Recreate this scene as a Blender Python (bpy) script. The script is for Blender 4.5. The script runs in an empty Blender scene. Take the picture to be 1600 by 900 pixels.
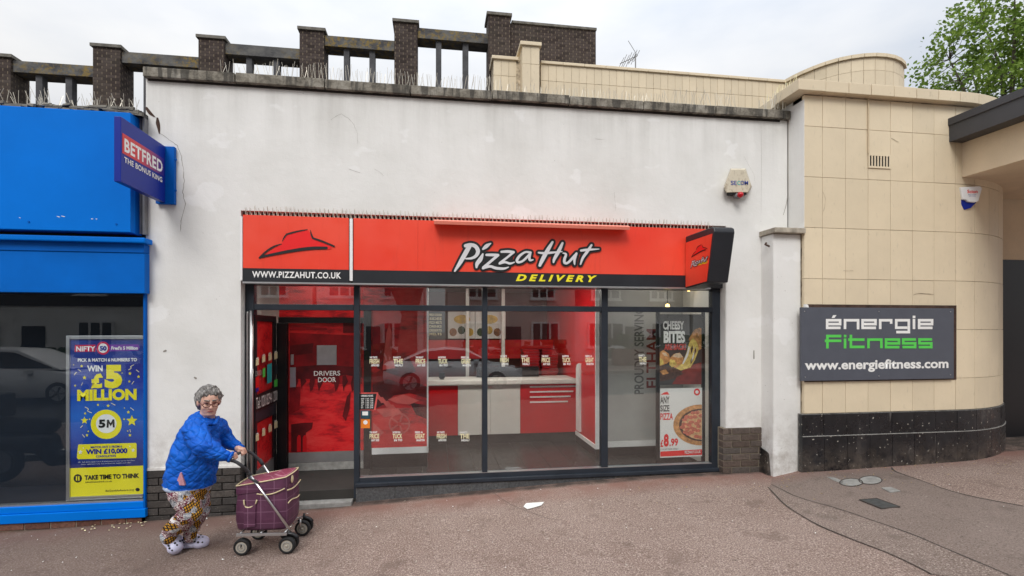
import bpy, bmesh, math, random
from mathutils import Vector, Matrix
random.seed(7)
S = bpy.context.scene
COL = S.collection
R = math.radians

# ------------------------------------------------------------------ camera, sky, sun
TH = R(8.5); FPX = 800.0; CAM = Vector((0, -5.66, 1.94)); VH = 515.0
cT, sT = math.cos(TH), math.sin(TH)
cd = bpy.data.cameras.new('camera'); cam = bpy.data.objects.new('camera', cd); COL.objects.link(cam)
cam.location = CAM; cam.rotation_euler = (R(90), 0, -TH)
cd.sensor_width = 36; cd.lens = 36 * FPX / 1600; cd.shift_y = (VH - 450) / 1600
cd.clip_start = .05; cd.clip_end = 2000
S.camera = cam
S.view_settings.view_transform = 'Standard'; S.view_settings.look = 'None'
S.view_settings.exposure = 0.25; S.view_settings.gamma = 1
S.render.film_transparent = False
S.cycles.max_bounces = 10; S.cycles.transparent_max_bounces = 24
S.cycles.use_denoising = True

W = bpy.data.worlds.new('World'); S.world = W; W.use_nodes = True
nt = W.node_tree; N = nt.nodes; Lk = nt.links
bg = N['Background']; bg.inputs[1].default_value = 0.1
sky = N.new('ShaderNodeTexSky'); sky.sky_type = 'NISHITA'; sky.sun_disc = False
SUN_EL, SUN_ROT = R(43), R(200)
sky.sun_elevation = SUN_EL; sky.sun_rotation = SUN_ROT
tc = N.new('ShaderNodeTexCoord')
sep = N.new('ShaderNodeSeparateXYZ'); Lk.new(tc.outputs['Generated'], sep.inputs[0])
mp = N.new('ShaderNodeMapping'); mp.inputs['Scale'].default_value = (1.0, 1.0, 2.6); Lk.new(tc.outputs['Generated'], mp.inputs[0])
nz = N.new('ShaderNodeTexNoise'); nz.inputs['Scale'].default_value = 2.4; nz.inputs['Detail'].default_value = 5; nz.inputs['Roughness'].default_value = .5
Lk.new(mp.outputs[0], nz.inputs['Vector'])
cr = N.new('ShaderNodeValToRGB'); Lk.new(nz.outputs[0], cr.inputs[0])
cr.color_ramp.elements[0].position = .33; cr.color_ramp.elements[0].color = (.80, .855, .945, 1)
cr.color_ramp.elements[1].position = .62; cr.color_ramp.elements[1].color = (1.10, 1.10, 1.10, 1)
gr = N.new('ShaderNodeMapRange'); Lk.new(sep.outputs['Z'], gr.inputs[0])
pw = N.new('ShaderNodeMath'); pw.operation = 'POWER'; pw.use_clamp = True; Lk.new(sep.outputs['Z'], pw.inputs[0]); pw.inputs[1].default_value = 2.2; Lk.new(pw.outputs[0], gr.inputs[0])
gr.inputs[1].default_value = 0; gr.inputs[2].default_value = 1; gr.inputs[3].default_value = 5.6; gr.inputs[4].default_value = 21.0
ml = N.new('ShaderNodeVectorMath'); ml.operation = 'SCALE'; Lk.new(cr.outputs[0], ml.inputs[0]); Lk.new(gr.outputs[0], ml.inputs['Scale'])
mx = N.new('ShaderNodeMix'); mx.data_type = 'RGBA'; mx.inputs[0].default_value = .94
Lk.new(sky.outputs[0], mx.inputs[6]); Lk.new(ml.outputs[0], mx.inputs[7]); Lk.new(mx.outputs[2], bg.inputs[0])

sd = bpy.data.lights.new('sun', 'SUN'); sd.energy = 1.5; sd.angle = R(24); sd.color = (1, .97, .93)
sun = bpy.data.objects.new('sun', sd); COL.objects.link(sun)
saz = SUN_ROT
sdir = Vector((math.sin(saz) * math.cos(SUN_EL), math.cos(saz) * math.cos(SUN_EL), math.sin(SUN_EL)))
sun.rotation_euler = (-sdir).to_track_quat('-Z', 'Y').to_euler(); sun.location = (0, -20, 30)

# ------------------------------------------------------------------ measuring helpers
def PX(u, v, Y):
    a = (u - 800) / FPX; b = (VH - v) / FPX
    t = (Y - CAM.y) / (cT - sT * a)
    return Vector((t * (sT + cT * a), Y, CAM.z + t * b))
def XX(u, Y): return PX(u, 500, Y).x
def ZZ(u, v, Y): return PX(u, v, Y).z
GX = [(-60, -.3), (-6, -.05), (-4.04, -.017), (-2.9, .012), (-1, .055), (0, .105), (1.5, .175), (2.4, .208), (3.9, .232), (4.2, .285), (6.3, .335), (8, .38), (60, .9)]
def G(x, y=0):
    z = GX[-1][1]
    for (a, za), (b, zb) in zip(GX, GX[1:]):
        if a <= x <= b: z = za + (zb - za) * (x - a) / (b - a); break
    return z + .012 * max(min(y, 0), -7)
def PG(u, v):
    a = (u - 800) / FPX; b = (VH - v) / FPX
    z = .05
    for i in range(12):
        t = (z - CAM.z) / b; x = t * (sT + cT * a); y = CAM.y + t * (cT - sT * a); z = G(x, y)
    return Vector((x, y, z))

# ------------------------------------------------------------------ materials
def s2l(c): return c / 12.92 if c <= .04045 else ((c + .055) / 1.055) ** 2.4
def RGB(r, g, b): return (s2l(r / 255), s2l(g / 255), s2l(b / 255))
class NB:
    def __init__(s, name):
        s.m = bpy.data.materials.new(name); s.m.use_nodes = True; s.t = s.m.node_tree; s.n = s.t.nodes
        s.p = s.n['Principled BSDF']; s.out = s.n['Material Output']
        s.pos = s.n.new('ShaderNodeNewGeometry').outputs['Position']
    def link(s, a, b): s.t.links.new(a, b)
    def setv(s, inp, v):
        if hasattr(v, 'is_linked') or hasattr(v, 'links'): s.link(v, inp)
        elif isinstance(v, (tuple, list)) and len(v) == 3 and inp.type == 'RGBA': inp.default_value = (*v, 1)
        else: inp.default_value = v
    def math(s, op, a, b=0, c=0, clamp=False):
        n = s.n.new('ShaderNodeMath'); n.operation = op; n.use_clamp = clamp
        s.setv(n.inputs[0], a); s.setv(n.inputs[1], b); s.setv(n.inputs[2], c); return n.outputs[0]
    def xyz(s, v=None):
        n = s.n.new('ShaderNodeSeparateXYZ'); s.link(v or s.pos, n.inputs[0]); return n.outputs
    def comb(s, x, y, z):
        n = s.n.new('ShaderNodeCombineXYZ')
        for i, q in enumerate((x, y, z)): s.setv(n.inputs[i], q)
        return n.outputs[0]
    def map(s, scale=(1, 1, 1), rot=(0, 0, 0), v=None, loc=(0, 0, 0)):
        n = s.n.new('ShaderNodeMapping'); s.link(v or s.pos, n.inputs[0]); n.inputs['Scale'].default_value = scale
        n.inputs['Rotation'].default_value = rot; n.inputs['Location'].default_value = loc; return n.outputs[0]
    def noise(s, scale=5, detail=4, rough=.55, v=None, dist=0):
        n = s.n.new('ShaderNodeTexNoise'); s.link(v or s.pos, n.inputs['Vector'])
        n.inputs['Scale'].default_value = scale; n.inputs['Detail'].default_value = detail
        n.inputs['Roughness'].default_value = rough; n.inputs['Distortion'].default_value = dist; return n.outputs[0]
    def ramp(s, f, stops, const=False):
        n = s.n.new('ShaderNodeValToRGB'); s.link(f, n.inputs[0]); e = n.color_ramp.elements
        if const: n.color_ramp.interpolation = 'CONSTANT'
        while len(e) < len(stops): e.new(.5)
        for q, (p, c) in zip(e, stops):
            q.position = p; q.color = (*c, 1) if isinstance(c, (tuple, list)) else (c, c, c, 1)
        return n.outputs[0]
    def mix(s, f, a, b, mode='MIX'):
        n = s.n.new('ShaderNodeMix'); n.data_type = 'RGBA'; n.blend_type = mode
        s.setv(n.inputs[0], f); s.setv(n.inputs[6], a); s.setv(n.inputs[7], b); return n.outputs[2]
    def bump(s, h, dist=.01, strength=.6):
        n = s.n.new('ShaderNodeBump'); s.link(h, n.inputs['Height']); n.inputs['Distance'].default_value = dist
        n.inputs['Strength'].default_value = strength; s.link(n.outputs[0], s.p.inputs['Normal'])
    def fin(s, col=None, rough=None, metal=None, spec=None):
        if col is not None: s.setv(s.p.inputs['Base Color'], col)
        if rough is not None: s.setv(s.p.inputs['Roughness'], rough)
        if metal is not None: s.setv(s.p.inputs['Metallic'], metal)
        if spec is not None: s.setv(s.p.inputs['Specular IOR Level'], spec)
        return s.m
def sc(c, k): return tuple(min(1, q * k) for q in c)
def mat(name, col, rough=.6, metal=0, var=.12, scale=7, bump=0, bscale=80, spec=.4, stretch=(1, 1, 1)):
    b = NB(name)
    f = b.noise(scale, 5, .6, b.map(stretch))
    c = b.ramp(f, [(.3, sc(col, 1 - var)), (.7, sc(col, 1 + var))])
    if bump: b.bump(b.noise(bscale, 4), bump, .7)
    return b.fin(c, rough, metal, spec)
def emis(name, col, st):
    b = NB(name); b.p.inputs['Emission Color'].default_value = (*col, 1); b.p.inputs['Emission Strength'].default_value = st
    return b.fin(col, .5)
M = {}
def glass(name, R0, tint):
    b = NB(name)
    g = b.n['Geometry'] if 'Geometry' in b.n else b.n.new('ShaderNodeNewGeometry')
    d = b.n.new('ShaderNodeVectorMath'); d.operation = 'DOT_PRODUCT'
    b.link(g.outputs['Normal'], d.inputs[0]); b.link(g.outputs['Incoming'], d.inputs[1])
    k = b.math('ABSOLUTE', d.outputs['Value'])
    k = b.math('POWER', b.math('SUBTRACT', 1, k, clamp=True), 5)
    f = b.math('MULTIPLY_ADD', k, 1 - R0, R0)
    gl = b.n.new('ShaderNodeBsdfGlossy'); gl.inputs['Roughness'].default_value = 0.0
    tr = b.n.new('ShaderNodeBsdfTransparent'); tr.inputs[0].default_value = (*tint, 1)
    ms = b.n.new('ShaderNodeMixShader'); b.link(f, ms.inputs[0]); b.link(tr.outputs[0], ms.inputs[1]); b.link(gl.outputs[0], ms.inputs[2])
    b.link(ms.outputs[0], b.out.inputs[0]); b.n.remove(b.p)
    return b.m
M['glass'] = glass('shop glass', .105, (.96, .975, .97))
M['dark_glass'] = glass('betting shop glass', .045, (.95, .97, .98))

def render_wall_mat():
    b = NB('white painted render'); x, y, z = b.xyz()
    big = b.noise(.9, 5, .6)
    c = b.ramp(big, [(.32, (.67, .665, .635)), (.5, (.745, .74, .715)), (.7, (.80, .795, .775))])
    streak = b.noise(3.2, 5, .65, b.map((1.6, 1, .12)))
    top = b.math('MULTIPLY', b.math('SUBTRACT', z, 3.6, clamp=True), b.ramp(streak, [(.42, 0), (.68, 1)]))
    c = b.mix(b.math('MULTIPLY', top, .42, clamp=True), c, (.40, .39, .36))
    pat = b.noise(2.1, 3, .5, b.map((1, 1, 1.5), loc=(3, 0, 1)))
    c = b.mix(b.ramp(pat, [(.63, 0), (.66, .55)]), c, (.83, .83, .82))
    low = b.math('MULTIPLY', b.math('SUBTRACT', 1.15, z, clamp=True), b.ramp(b.noise(5, 5, .7), [(.40, 0), (.66, 1)]))
    c = b.mix(b.math('MULTIPLY', low, 1.0, clamp=True), c, (.33, .29, .25))
    spk = b.noise(38, 2, .5)
    c = b.mix(b.ramp(spk, [(.745, 0), (.76, .6)]), c, (.30, .28, .25))
    h = b.math('ADD', b.noise(9, 4), b.math('MULTIPLY', b.noise(110, 3), .35))
    b.bump(h, .012, .35)
    return b.fin(c, .85, 0, .2)
M['render'] = render_wall_mat()
M['pillar_white'] = render_wall_mat()
M['coping'] = None
def coping_mat():
    b = NB('mossy concrete coping'); x, y, z = b.xyz()
    c = b.ramp(b.noise(7, 6, .7), [(.33, (.085, .078, .065)), (.5, (.22, .20, .165)), (.7, (.36, .34, .295))])
    st = b.noise(14, 3, .6, b.map((1, 1, .15)))
    c = b.mix(b.ramp(st, [(.5, 0), (.6, .75)]), c, (.05, .047, .043))
    b.bump(b.noise(60, 4), .01, .8)
    return b.fin(c, .95, 0, .2)
M['coping'] = coping_mat()
def brick_mat(name, cols, rough=.75):
    b = NB(name)
    n = b.n.new('ShaderNodeObjectInfo')
    f = b.math('FRACT', b.math('ADD', n.outputs['Random'], b.math('MULTIPLY', b.noise(11, 4), .25)))
    c = b.ramp(f, cols)
    c = b.mix(b.ramp(b.noise(45, 4, .7), [(.35, .5), (.6, 0)]), c, (.012, .011, .01))
    c = b.mix(b.ramp(b.noise(60, 2), [(.68, 0), (.74, .5)]), c, (.3, .28, .25))
    b.bump(b.noise(90, 4), .006, .7)
    return b.fin(c, rough, 0, .35)
M['brick_dark'] = brick_mat('dark grey brick', [(0, (.045, .04, .037)), (.4, (.075, .064, .057)), (.75, (.058, .052, .05)), (1, (.10, .085, .075))])
M['brick_brown'] = brick_mat('brown brick', [(0, (.085, .062, .05)), (.4, (.13, .095, .078)), (.75, (.105, .09, .08)), (1, (.16, .12, .098))])
M['brick_red'] = brick_mat('red brick', [(0, (.12, .05, .035)), (.5, (.17, .075, .055)), (1, (.21, .10, .07))])
M['mortar_dark'] = mat('dark mortar', (.035, .032, .029), .95, bump=.005)
M['mortar'] = mat('buff mortar', (.28, .24, .18), .95, bump=.005)
def far_brick():
    b = NB('dark engineering brick with pale joints'); x, y, z = b.xyz()
    s = b.math('ADD', x, y); zz = b.math('DIVIDE', z, .075)
    row = b.math('FLOOR', zz); half = b.math('MULTIPLY', b.math('MODULO', b.math('ABSOLUTE', row), 2), .5)
    sx = b.math('ADD', b.math('DIVIDE', s, .218), half)
    fx = b.math('FRACT', sx); fz = b.math('FRACT', zz)
    cell = b.n.new('ShaderNodeTexWhiteNoise'); cell.noise_dimensions = '2D'
    b.link(b.comb(b.math('FLOOR', sx), row, 0), cell.inputs['Vector'])
    c = b.ramp(cell.outputs['Value'], [(0, (.030, .021, .018)), (.5, (.052, .037, .032)), (1, (.072, .055, .048))])
    c = b.mix(b.math('MULTIPLY', b.math('LESS_THAN', fx, .10), .55), c, (.24, .19, .13))
    c = b.mix(b.math('MULTIPLY', b.math('LESS_THAN', fz, .13), .7), c, (.022, .018, .016))
    c = b.mix(b.ramp(b.noise(1.3, 4), [(.45, 0), (.75, .35)]), c, (.08, .07, .055))
    b.bump(b.math('MULTIPLY', b.math('GREATER_THAN', fx, .1), b.math('GREATER_THAN', fz, .13)), .01, .6)
    return b.fin(c, .85, 0, .25)
M['far_brick'] = far_brick()
def lichen_concrete():
    b = NB('grey concrete beam with yellow lichen')
    c = b.ramp(b.noise(3.5, 5, .65, b.map((.6, 1, 1))), [(.3, (.045, .045, .050)), (.52, (.11, .108, .105)), (.72, (.17, .165, .15))])
    lich = b.math('MULTIPLY', b.ramp(b.noise(.75, 2), [(.42, 0), (.6, 1)]), b.ramp(b.noise(9, 6, .75), [(.48, 0), (.6, 1)]))
    c = b.mix(b.math('MULTIPLY', lich, .85), c, (.23, .16, .045))
    b.bump(b.noise(30, 4), .02, .5)
    return b.fin(c, .95, 0, .2)
M['lichen'] = lichen_concrete()
M['grey_conc'] = mat('dark grey concrete', (.075, .075, .08), .9, var=.35, scale=3, bump=.01)
M['cap'] = mat('weathered concrete cap', (.15, .14, .12), .95, var=.4, scale=5, bump=.01)
def tile_mat(name, col, var, rough, dirt):
    b = NB(name); n = b.n.new('ShaderNodeObjectInfo')
    k = b.ramp(b.math('FRACT', b.math('ADD', n.outputs['Random'], 0)), [(0, sc(col, 1 - var)), (1, sc(col, 1 + var))])
    c = b.mix(b.ramp(b.noise(2.2, 5, .65), [(.35, .28), (.62, 0)]), k, sc(col, .78))
    c = b.mix(b.ramp(b.noise(22, 4, .7, b.map((1, 1, .35))), [(.60, 0), (.74, dirt)]), c, sc(col, .55))
    b.bump(b.noise(7, 3), .006, .4)
    return b.fin(c, rough, 0, .35)
M['tile'] = tile_mat('buff faience tile', (.73, .62, .445), .055, .5, .4)
M['tile_far'] = tile_mat('weathered buff tile', (.69, .585, .42), .05, .6, .5)
M['joint'] = mat('dirty tile joint', (.40, .33, .235), .95, var=.75, scale=7)
def black_tile():
    b = NB('black glazed tile'); n = b.n.new('ShaderNodeObjectInfo'); x, y, z = b.xyz()
    c = b.ramp(b.noise(5, 5, .7, b.map((1, 1, .5))), [(.35, (.006, .0065, .008)), (.6, (.014, .014, .017)), (.78, (.06, .055, .052))])
    c = b.mix(b.math('MULTIPLY', b.math('MULTIPLY', b.math('SUBTRACT', .62, z, clamp=True), 2.6), b.ramp(b.noise(6, 5, .7), [(.38, 0), (.66, 1)]), clamp=True), c, (.13, .105, .085))
    c = b.mix(b.ramp(b.noise(34, 2, .4), [(.70, 0), (.72, .9)]), c, (.42, .39, .34))
    c = b.mix(b.ramp(b.noise(9, 3, .6, b.map((1, 1, .2))), [(.66, 0), (.74, .35)]), c, (.28, .26, .24))
    return b.fin(c, b.ramp(b.noise(8, 4), [(.3, .16), (.7, .45)]), 0, .5)
M['black_tile'] = black_tile()
M['joint_grey'] = mat('pale grout', (.16, .155, .145), .9, var=.5, scale=20)
M['frame'] = mat('dark slate grey window paint', (.026, .032, .042), .45, var=.2, scale=4, bump=.001, spec=.25)
M['frame_black'] = mat('black door paint', (.010, .010, .012), .35)
M['chrome'] = mat('brushed steel', (.62, .62, .62), .28, 1, var=.1)
M['alu'] = mat('silver aluminium', (.55, .56, .57), .35, .9, var=.08)
M['white_plastic'] = mat('white plastic', (.80, .80, .80), .4, var=.04)
M['white_print'] = mat('white print', (.82, .82, .80), .55, var=.03)
M['yellow_print'] = mat('yellow print', (.86, .76, .02), .5, var=.03)
M['cream_print'] = mat('cream sticker print', (.80, .73, .45), .5, var=.1)
M['black_print'] = mat('black print', (.010, .011, .012), .5, var=.1)
def red_acrylic():
    b = NB('red acrylic fascia'); 
    c = b.ramp(b.noise(1.3, 3, .5, b.map((.6, 1, .8))), [(.32, (.80, .045, .022)), (.66, (.86, .085, .045))])
    c = b.mix(b.ramp(b.noise(16, 5, .7, b.map((1, 1, .12))), [(.56, 0), (.74, .22)]), c, (.45, .03, .02))
    return b.fin(c, b.ramp(b.noise(5, 3), [(.3, .28), (.7, .42)]), 0, .45)
M['red_sign'] = red_acrylic()
M['hat_red'] = mat('bright red print', (.80, .012, .014), .4, var=.04)
M['sign_black'] = mat('charcoal sign band', (.018, .020, .025), .4, var=.2, scale=3)
M['letter_grey'] = mat('pale grey raised letters', (.66, .66, .68), .4, var=.05)
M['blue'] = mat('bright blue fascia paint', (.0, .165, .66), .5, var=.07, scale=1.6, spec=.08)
M['blue_dark'] = mat('blue paint with shade put in', (.0, .100, .44), .5, var=.10, scale=2, spec=.1)  # darkened fascia blue; shade below the shutter lip is put into the colour
M['navy'] = mat('navy blue sign print', (.008, .024, .27), .35, var=.05, spec=.25)
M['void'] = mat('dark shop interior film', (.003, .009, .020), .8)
M['pipe'] = mat('grey painted pipe', (.20, .20, .205), .55, var=.25)
M['wire'] = mat('stainless spike wire', (.58, .54, .46), .45, .5)
M['rust'] = mat('rusty brown masonry', (.07, .04, .03), .95, var=.5, scale=9, bump=.01)
M['sign_grey'] = mat('slate grey sign panel', (.085, .092, .115), .45, var=.05)
M['green_print'] = mat('bright green print', (.10, .62, .09), .45, var=.03)
M['canopy'] = mat('charcoal canopy cladding', (.052, .053, .060), .5, var=.10, scale=3)
M['beige_paint'] = mat('buff painted render', (.66, .54, .39), .8, var=.07, scale=3, bump=.004)
M['red_wall'] = mat('red painted panel', (.54, .006, .010), .35, var=.10, scale=1.5)
def mural_paper():
    q = NB('red duotone mural paper'); a = q.noise(3.2, 7, .68, q.map((.7, 1, 1.5))); b2 = q.noise(8, 6, .7, q.map((.35, 1, 1.6)), 1.2)
    f = q.math('ADD', q.math('MULTIPLY', a, .6), q.math('MULTIPLY', b2, .4))
    return q.fin(q.ramp(f, [(.34, (.06, .002, .004)), (.43, (.34, .006, .010)), (.49, (.60, .010, .014)), (.66, (.68, .05, .045))]), .4)
M['mural'] = mural_paper()
M['red_print_dark'] = mat('dark red mural print', (.10, .004, .006), .4, var=.5, scale=6)
M['red_print_mid'] = mat('mid red mural print', (.27, .006, .010), .4, var=.45, scale=5)
M['red_print_pale'] = mat('pale red mural print', (.62, .10, .09), .4, var=.3, scale=5)
M['white_wall'] = mat('white interior wall', (.68, .67, .63), .6, var=.04)
M['grey_wall'] = mat('pale grey interior wall', (.42, .42, .41), .7, var=.1, scale=2)
M['grey_print'] = mat('grey wall lettering', (.16, .16, .16), .7)
M['maroon_print'] = mat('maroon wall lettering', (.20, .03, .03), .7)
M['floor_tile'] = brick_mat('charcoal floor tile', [(0, (.026, .026, .027)), (1, (.044, .044, .045))], .16)
M['ceiling'] = mat('dull ceiling', (.22, .20, .19), .8)
M['rubber'] = mat('black rubber', (.012, .012, .013), .7, bump=.004)
M['mat_carpet'] = mat('black door mat', (.010, .010, .011), .95, bump=.01, bscale=200)
def asphalt(name, lo, hi, fleck, sp=.60):
    b = NB(name); x, y, z = b.xyz()
    c = b.ramp(b.noise(1.1, 5, .65), [(.3, lo), (.7, hi)])
    g1 = b.noise(85, 3, .75); g2 = b.noise(55, 3, .6)
    c = b.mix(b.ramp(g1, [(sp - .03, 0), (sp + .06, 1)]), c, fleck)
    c = b.mix(b.ramp(g1, [(.36, .85), (.47, 0)]), c, sc(lo, .38))
    c = b.mix(b.ramp(b.noise(2.7, 4, .7, b.map(loc=(5, 2, 0))), [(.57, 0), (.67, .5)]), c, sc(lo, .62))
    c = b.mix(b.ramp(b.noise(13, 2, .5, b.map(loc=(9, 4, 0))), [(.73, 0), (.76, .55)]), c, sc(lo, .4))
    c = b.mix(b.math('MULTIPLY', b.ramp(b.math('ABSOLUTE', b.math('ADD', y, .12)), [(0, .9), (.42, 0)]), b.ramp(b.noise(4, 4), [(.3, .35), (.6, 1)])), c, (.24, .125, .10))
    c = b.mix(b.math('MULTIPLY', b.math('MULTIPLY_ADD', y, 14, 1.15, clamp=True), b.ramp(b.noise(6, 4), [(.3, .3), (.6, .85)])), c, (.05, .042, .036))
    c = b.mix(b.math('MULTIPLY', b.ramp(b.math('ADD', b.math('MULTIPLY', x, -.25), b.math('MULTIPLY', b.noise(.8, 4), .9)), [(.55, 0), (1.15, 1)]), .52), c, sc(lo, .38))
    c = b.mix(b.ramp(b.noise(17, 2, .4), [(.76, 0), (.775, .8)]), c, (.42, .38, .33))
    b.bump(b.math('ADD', g1, g2), .012, .75)
    return b.fin(c, .9, 0, .25)
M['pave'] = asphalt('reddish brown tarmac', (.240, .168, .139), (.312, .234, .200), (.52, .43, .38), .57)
M['pave_smooth'] = asphalt('smooth grey tarmac patch', (.205, .158, .135), (.255, .201, .175), (.36, .30, .27), .62)
M['pave_grey'] = asphalt('rough grey tarmac strip', (.205, .154, .130), (.268, .207, .178), (.46, .39, .345), .58)
M['crack'] = mat('dark tarmac joint', (.055, .045, .040), .95)
M['wallcrack'] = mat('dark wall crack', (.27, .25, .22), .95)
M['road'] = asphalt('road asphalt', (.045, .045, .046), (.06, .06, .06), (.12, .12, .12))
M['kerb'] = mat('granite kerb', (.28, .27, .25), .9, var=.2, scale=20, bump=.005)

# ------------------------------------------------------------------ mesh helpers
class MB:
    def __init__(s): s.v = []; s.f = []; s.mi = []; s.cur = 0
    def add(s, vs, fs):
        o = len(s.v); s.v += [tuple(q) for q in vs]
        for f in fs: s.f.append(tuple(i + o for i in f)); s.mi.append(s.cur)
        return s
    def box(s, x0, x1, y0, y1, z0, z1):
        if x0 > x1: x0, x1 = x1, x0
        if y0 > y1: y0, y1 = y1, y0
        if z0 > z1: z0, z1 = z1, z0
        vs = [(x0, y0, z0), (x1, y0, z0), (x1, y1, z0), (x0, y1, z0), (x0, y0, z1), (x1, y0, z1), (x1, y1, z1), (x0, y1, z1)]
        return s.add(vs, [(3, 2, 1, 0), (4, 5, 6, 7), (0, 1, 5, 4), (1, 2, 6, 5), (2, 3, 7, 6), (3, 0, 4, 7)])
    def hexa(s, p):   # 8 points, bottom ring then top ring
        return s.add(p, [(3, 2, 1, 0), (4, 5, 6, 7), (0, 1, 5, 4), (1, 2, 6, 5), (2, 3, 7, 6), (3, 0, 4, 7)])
    def prism(s, pts, off):   # planar polygon extruded by a vector
        n = len(pts); off = Vector(off); a = [Vector(p) for p in pts]; b = [p + off for p in a]
        fs = [tuple(range(n)), tuple(range(2 * n - 1, n - 1, -1))]
        fs += [(i, i + n, (i + 1) % n + n, (i + 1) % n) for i in range(n)]
        return s.add(a + b, fs)
    def tube(s, pts, r, n=8, cap=True):
        pts = [Vector(p) for p in pts]; rings = []; rr = r if isinstance(r, (list, tuple)) else [r] * len(pts)
        prev = None
        for i, p in enumerate(pts):
            d = (pts[min(i + 1, len(pts) - 1)] - pts[max(i - 1, 0)])
            d = d.normalized() if d.length > 1e-9 else Vector((0, 0, 1))
            if prev is None:
                a = d.cross(Vector((0, 0, 1)))
                if a.length < 1e-3: a = d.cross(Vector((1, 0, 0)))
            else:
                a = prev - d * prev.dot(d)
            a.normalize(); prev = a; b = d.cross(a)
            rings.append([p + (a * math.cos(q) + b * math.sin(q)) * rr[i] for q in [2 * math.pi * k / n for k in range(n)]])
        return s.loft(rings, cap)
    def loft(s, rings, cap=True, closed=False):
        n = len(rings[0]); vs = [q for r_ in rings for q in r_]; fs = []
        for i in range(len(rings) - 1):
            for k in range(n):
                fs.append((i * n + k, i * n + (k + 1) % n, (i + 1) * n + (k + 1) % n, (i + 1) * n + k))
        if cap: fs += [tuple(range(n - 1, -1, -1)), tuple(range((len(rings) - 1) * n, len(rings) * n))]
        return s.add(vs, fs)
    def ell(s, c, r, rot=None, nu=14, nv=9):
        c = Vector(c); rot = rot or Matrix.Identity(3); vs = [c + rot @ Vector((0, 0, -r[2]))]; fs = []
        for i in range(1, nv):
            th = math.pi * i / nv - math.pi / 2
            for k in range(nu):
                ph = 2 * math.pi * k / nu
                vs.append(c + rot @ Vector((r[0] * math.cos(th) * math.cos(ph), r[1] * math.cos(th) * math.sin(ph), r[2] * math.sin(th))))
        vs.append(c + rot @ Vector((0, 0, r[2])))
        for k in range(nu):
            fs.append((0, 1 + (k + 1) % nu, 1 + k)); l = 1 + (nv - 2) * nu
            fs.append((len(vs) - 1, l + k, l + (k + 1) % nu))
        for i in range(nv - 2):
            for k in range(nu):
                a = 1 + i * nu; fs.append((a + k, a + (k + 1) % nu, a + nu + (k + 1) % nu, a + nu + k))
        return s.add(vs, fs)
    def cap(s, p0, r0, p1, r1, n=12):   # tapered capsule
        p0, p1 = Vector(p0), Vector(p1); d = (p1 - p0); L = d.length; d.normalize()
        pts, rr = [], []
        for k in range(5):
            a = math.pi / 2 * (1 - k / 4); pts.append(p0 - d * r0 * math.sin(a)); rr.append(max(r0 * math.cos(a), r0 * .05))
        for k in range(5):
            a = math.pi / 2 * k / 4; pts.append(p1 + d * r1 * math.sin(a)); rr.append(max(r1 * math.cos(a), r1 * .05))
        return s.tube(pts, rr, n)
    def build(s, name, m, parent=None, smooth=False, bevel=0, **kw):
        me = bpy.data.meshes.new(name); me.from_pydata(s.v, [], s.f)
        ms = m if isinstance(m, list) else [m]
        for q in ms: me.materials.append(q)
        if len(ms) > 1: me.polygons.foreach_set('material_index', s.mi)
        bm = bmesh.new(); bm.from_mesh(me)
        bmesh.ops.recalc_face_normals(bm, faces=bm.faces)
        if bevel:
            bmesh.ops.bevel(bm, geom=[e for e in bm.edges if len(e.link_faces) == 2 and e.calc_face_angle(0) > .5], offset=bevel, segments=2, affect='EDGES', profile=.6, clamp_overlap=True)
        bm.to_mesh(me); bm.free()
        if smooth:
            me.polygons.foreach_set('use_smooth', [True] * len(me.polygons))
        return link(name, me, parent, **kw)
def link(name, me, parent=None, **kw):
    o = bpy.data.objects.new(name, me); COL.objects.link(o)
    if parent is not None:
        o.parent = parent; o.matrix_parent_inverse = world_of(parent).inverted()
    for k, v in kw.items(): o[k] = v
    return o
def world_of(o):
    m = Matrix.LocRotScale(o.location, o.rotation_euler, o.scale)
    if o.parent is not None: m = world_of(o.parent) @ o.matrix_parent_inverse @ m
    return m
def thing(name, label, cat, loc=(0, 0, 0), group=None, **kw):
    o = bpy.data.objects.new(name, None); COL.objects.link(o); o.location = loc; o.empty_display_size = .1
    o['label'] = label; o['category'] = cat
    if group: o['group'] = group
    for k, v in kw.items(): o[k] = v
    return o
def tag(o, label, cat, group=None):
    o['label'] = label; o['category'] = cat
    if group: o['group'] = group
    return o
def BX(name, m, parent, x0, x1, y0, y1, z0, z1, bevel=0, **kw):
    return MB().box(x0, x1, y0, y1, z0, z1).build(name, m, parent, bevel=bevel, **kw)
def rect(u0, u1, v0, v1, Y):
    um, vm = (u0 + u1) / 2, (v0 + v1) / 2
    return XX(u0, Y), XX(u1, Y), ZZ(um, v1, Y), ZZ(um, v0, Y)
def panel(name, m, parent, u0, u1, v0, v1, Y0, Y1, bevel=0, **kw):   # a board whose face at Y0 fills these measured lines
    x0, x1, z0, z1 = rect(u0, u1, v0, v1, Y0)
    return BX(name, m, parent, x0, x1, Y0, Y1, z0, z1, bevel, **kw)
FONTS = {}
def text_mesh(s, bold=0, shear=0, depth=0, spacing=1):
    c = bpy.data.curves.new('t', 'FONT'); c.body = s; c.size = 1; c.offset = bold; c.shear = shear; c.extrude = depth; c.resolution_u = 3
    c.space_character = spacing
    c.align_x = 'LEFT'
    o = bpy.data.objects.new('t', c); COL.objects.link(o)
    bpy.context.view_layer.update()
    me = bpy.data.meshes.new_from_object(o.evaluated_get(bpy.context.evaluated_depsgraph_get()))
    bpy.data.objects.remove(o); bpy.data.curves.remove(c)
    return me
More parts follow.
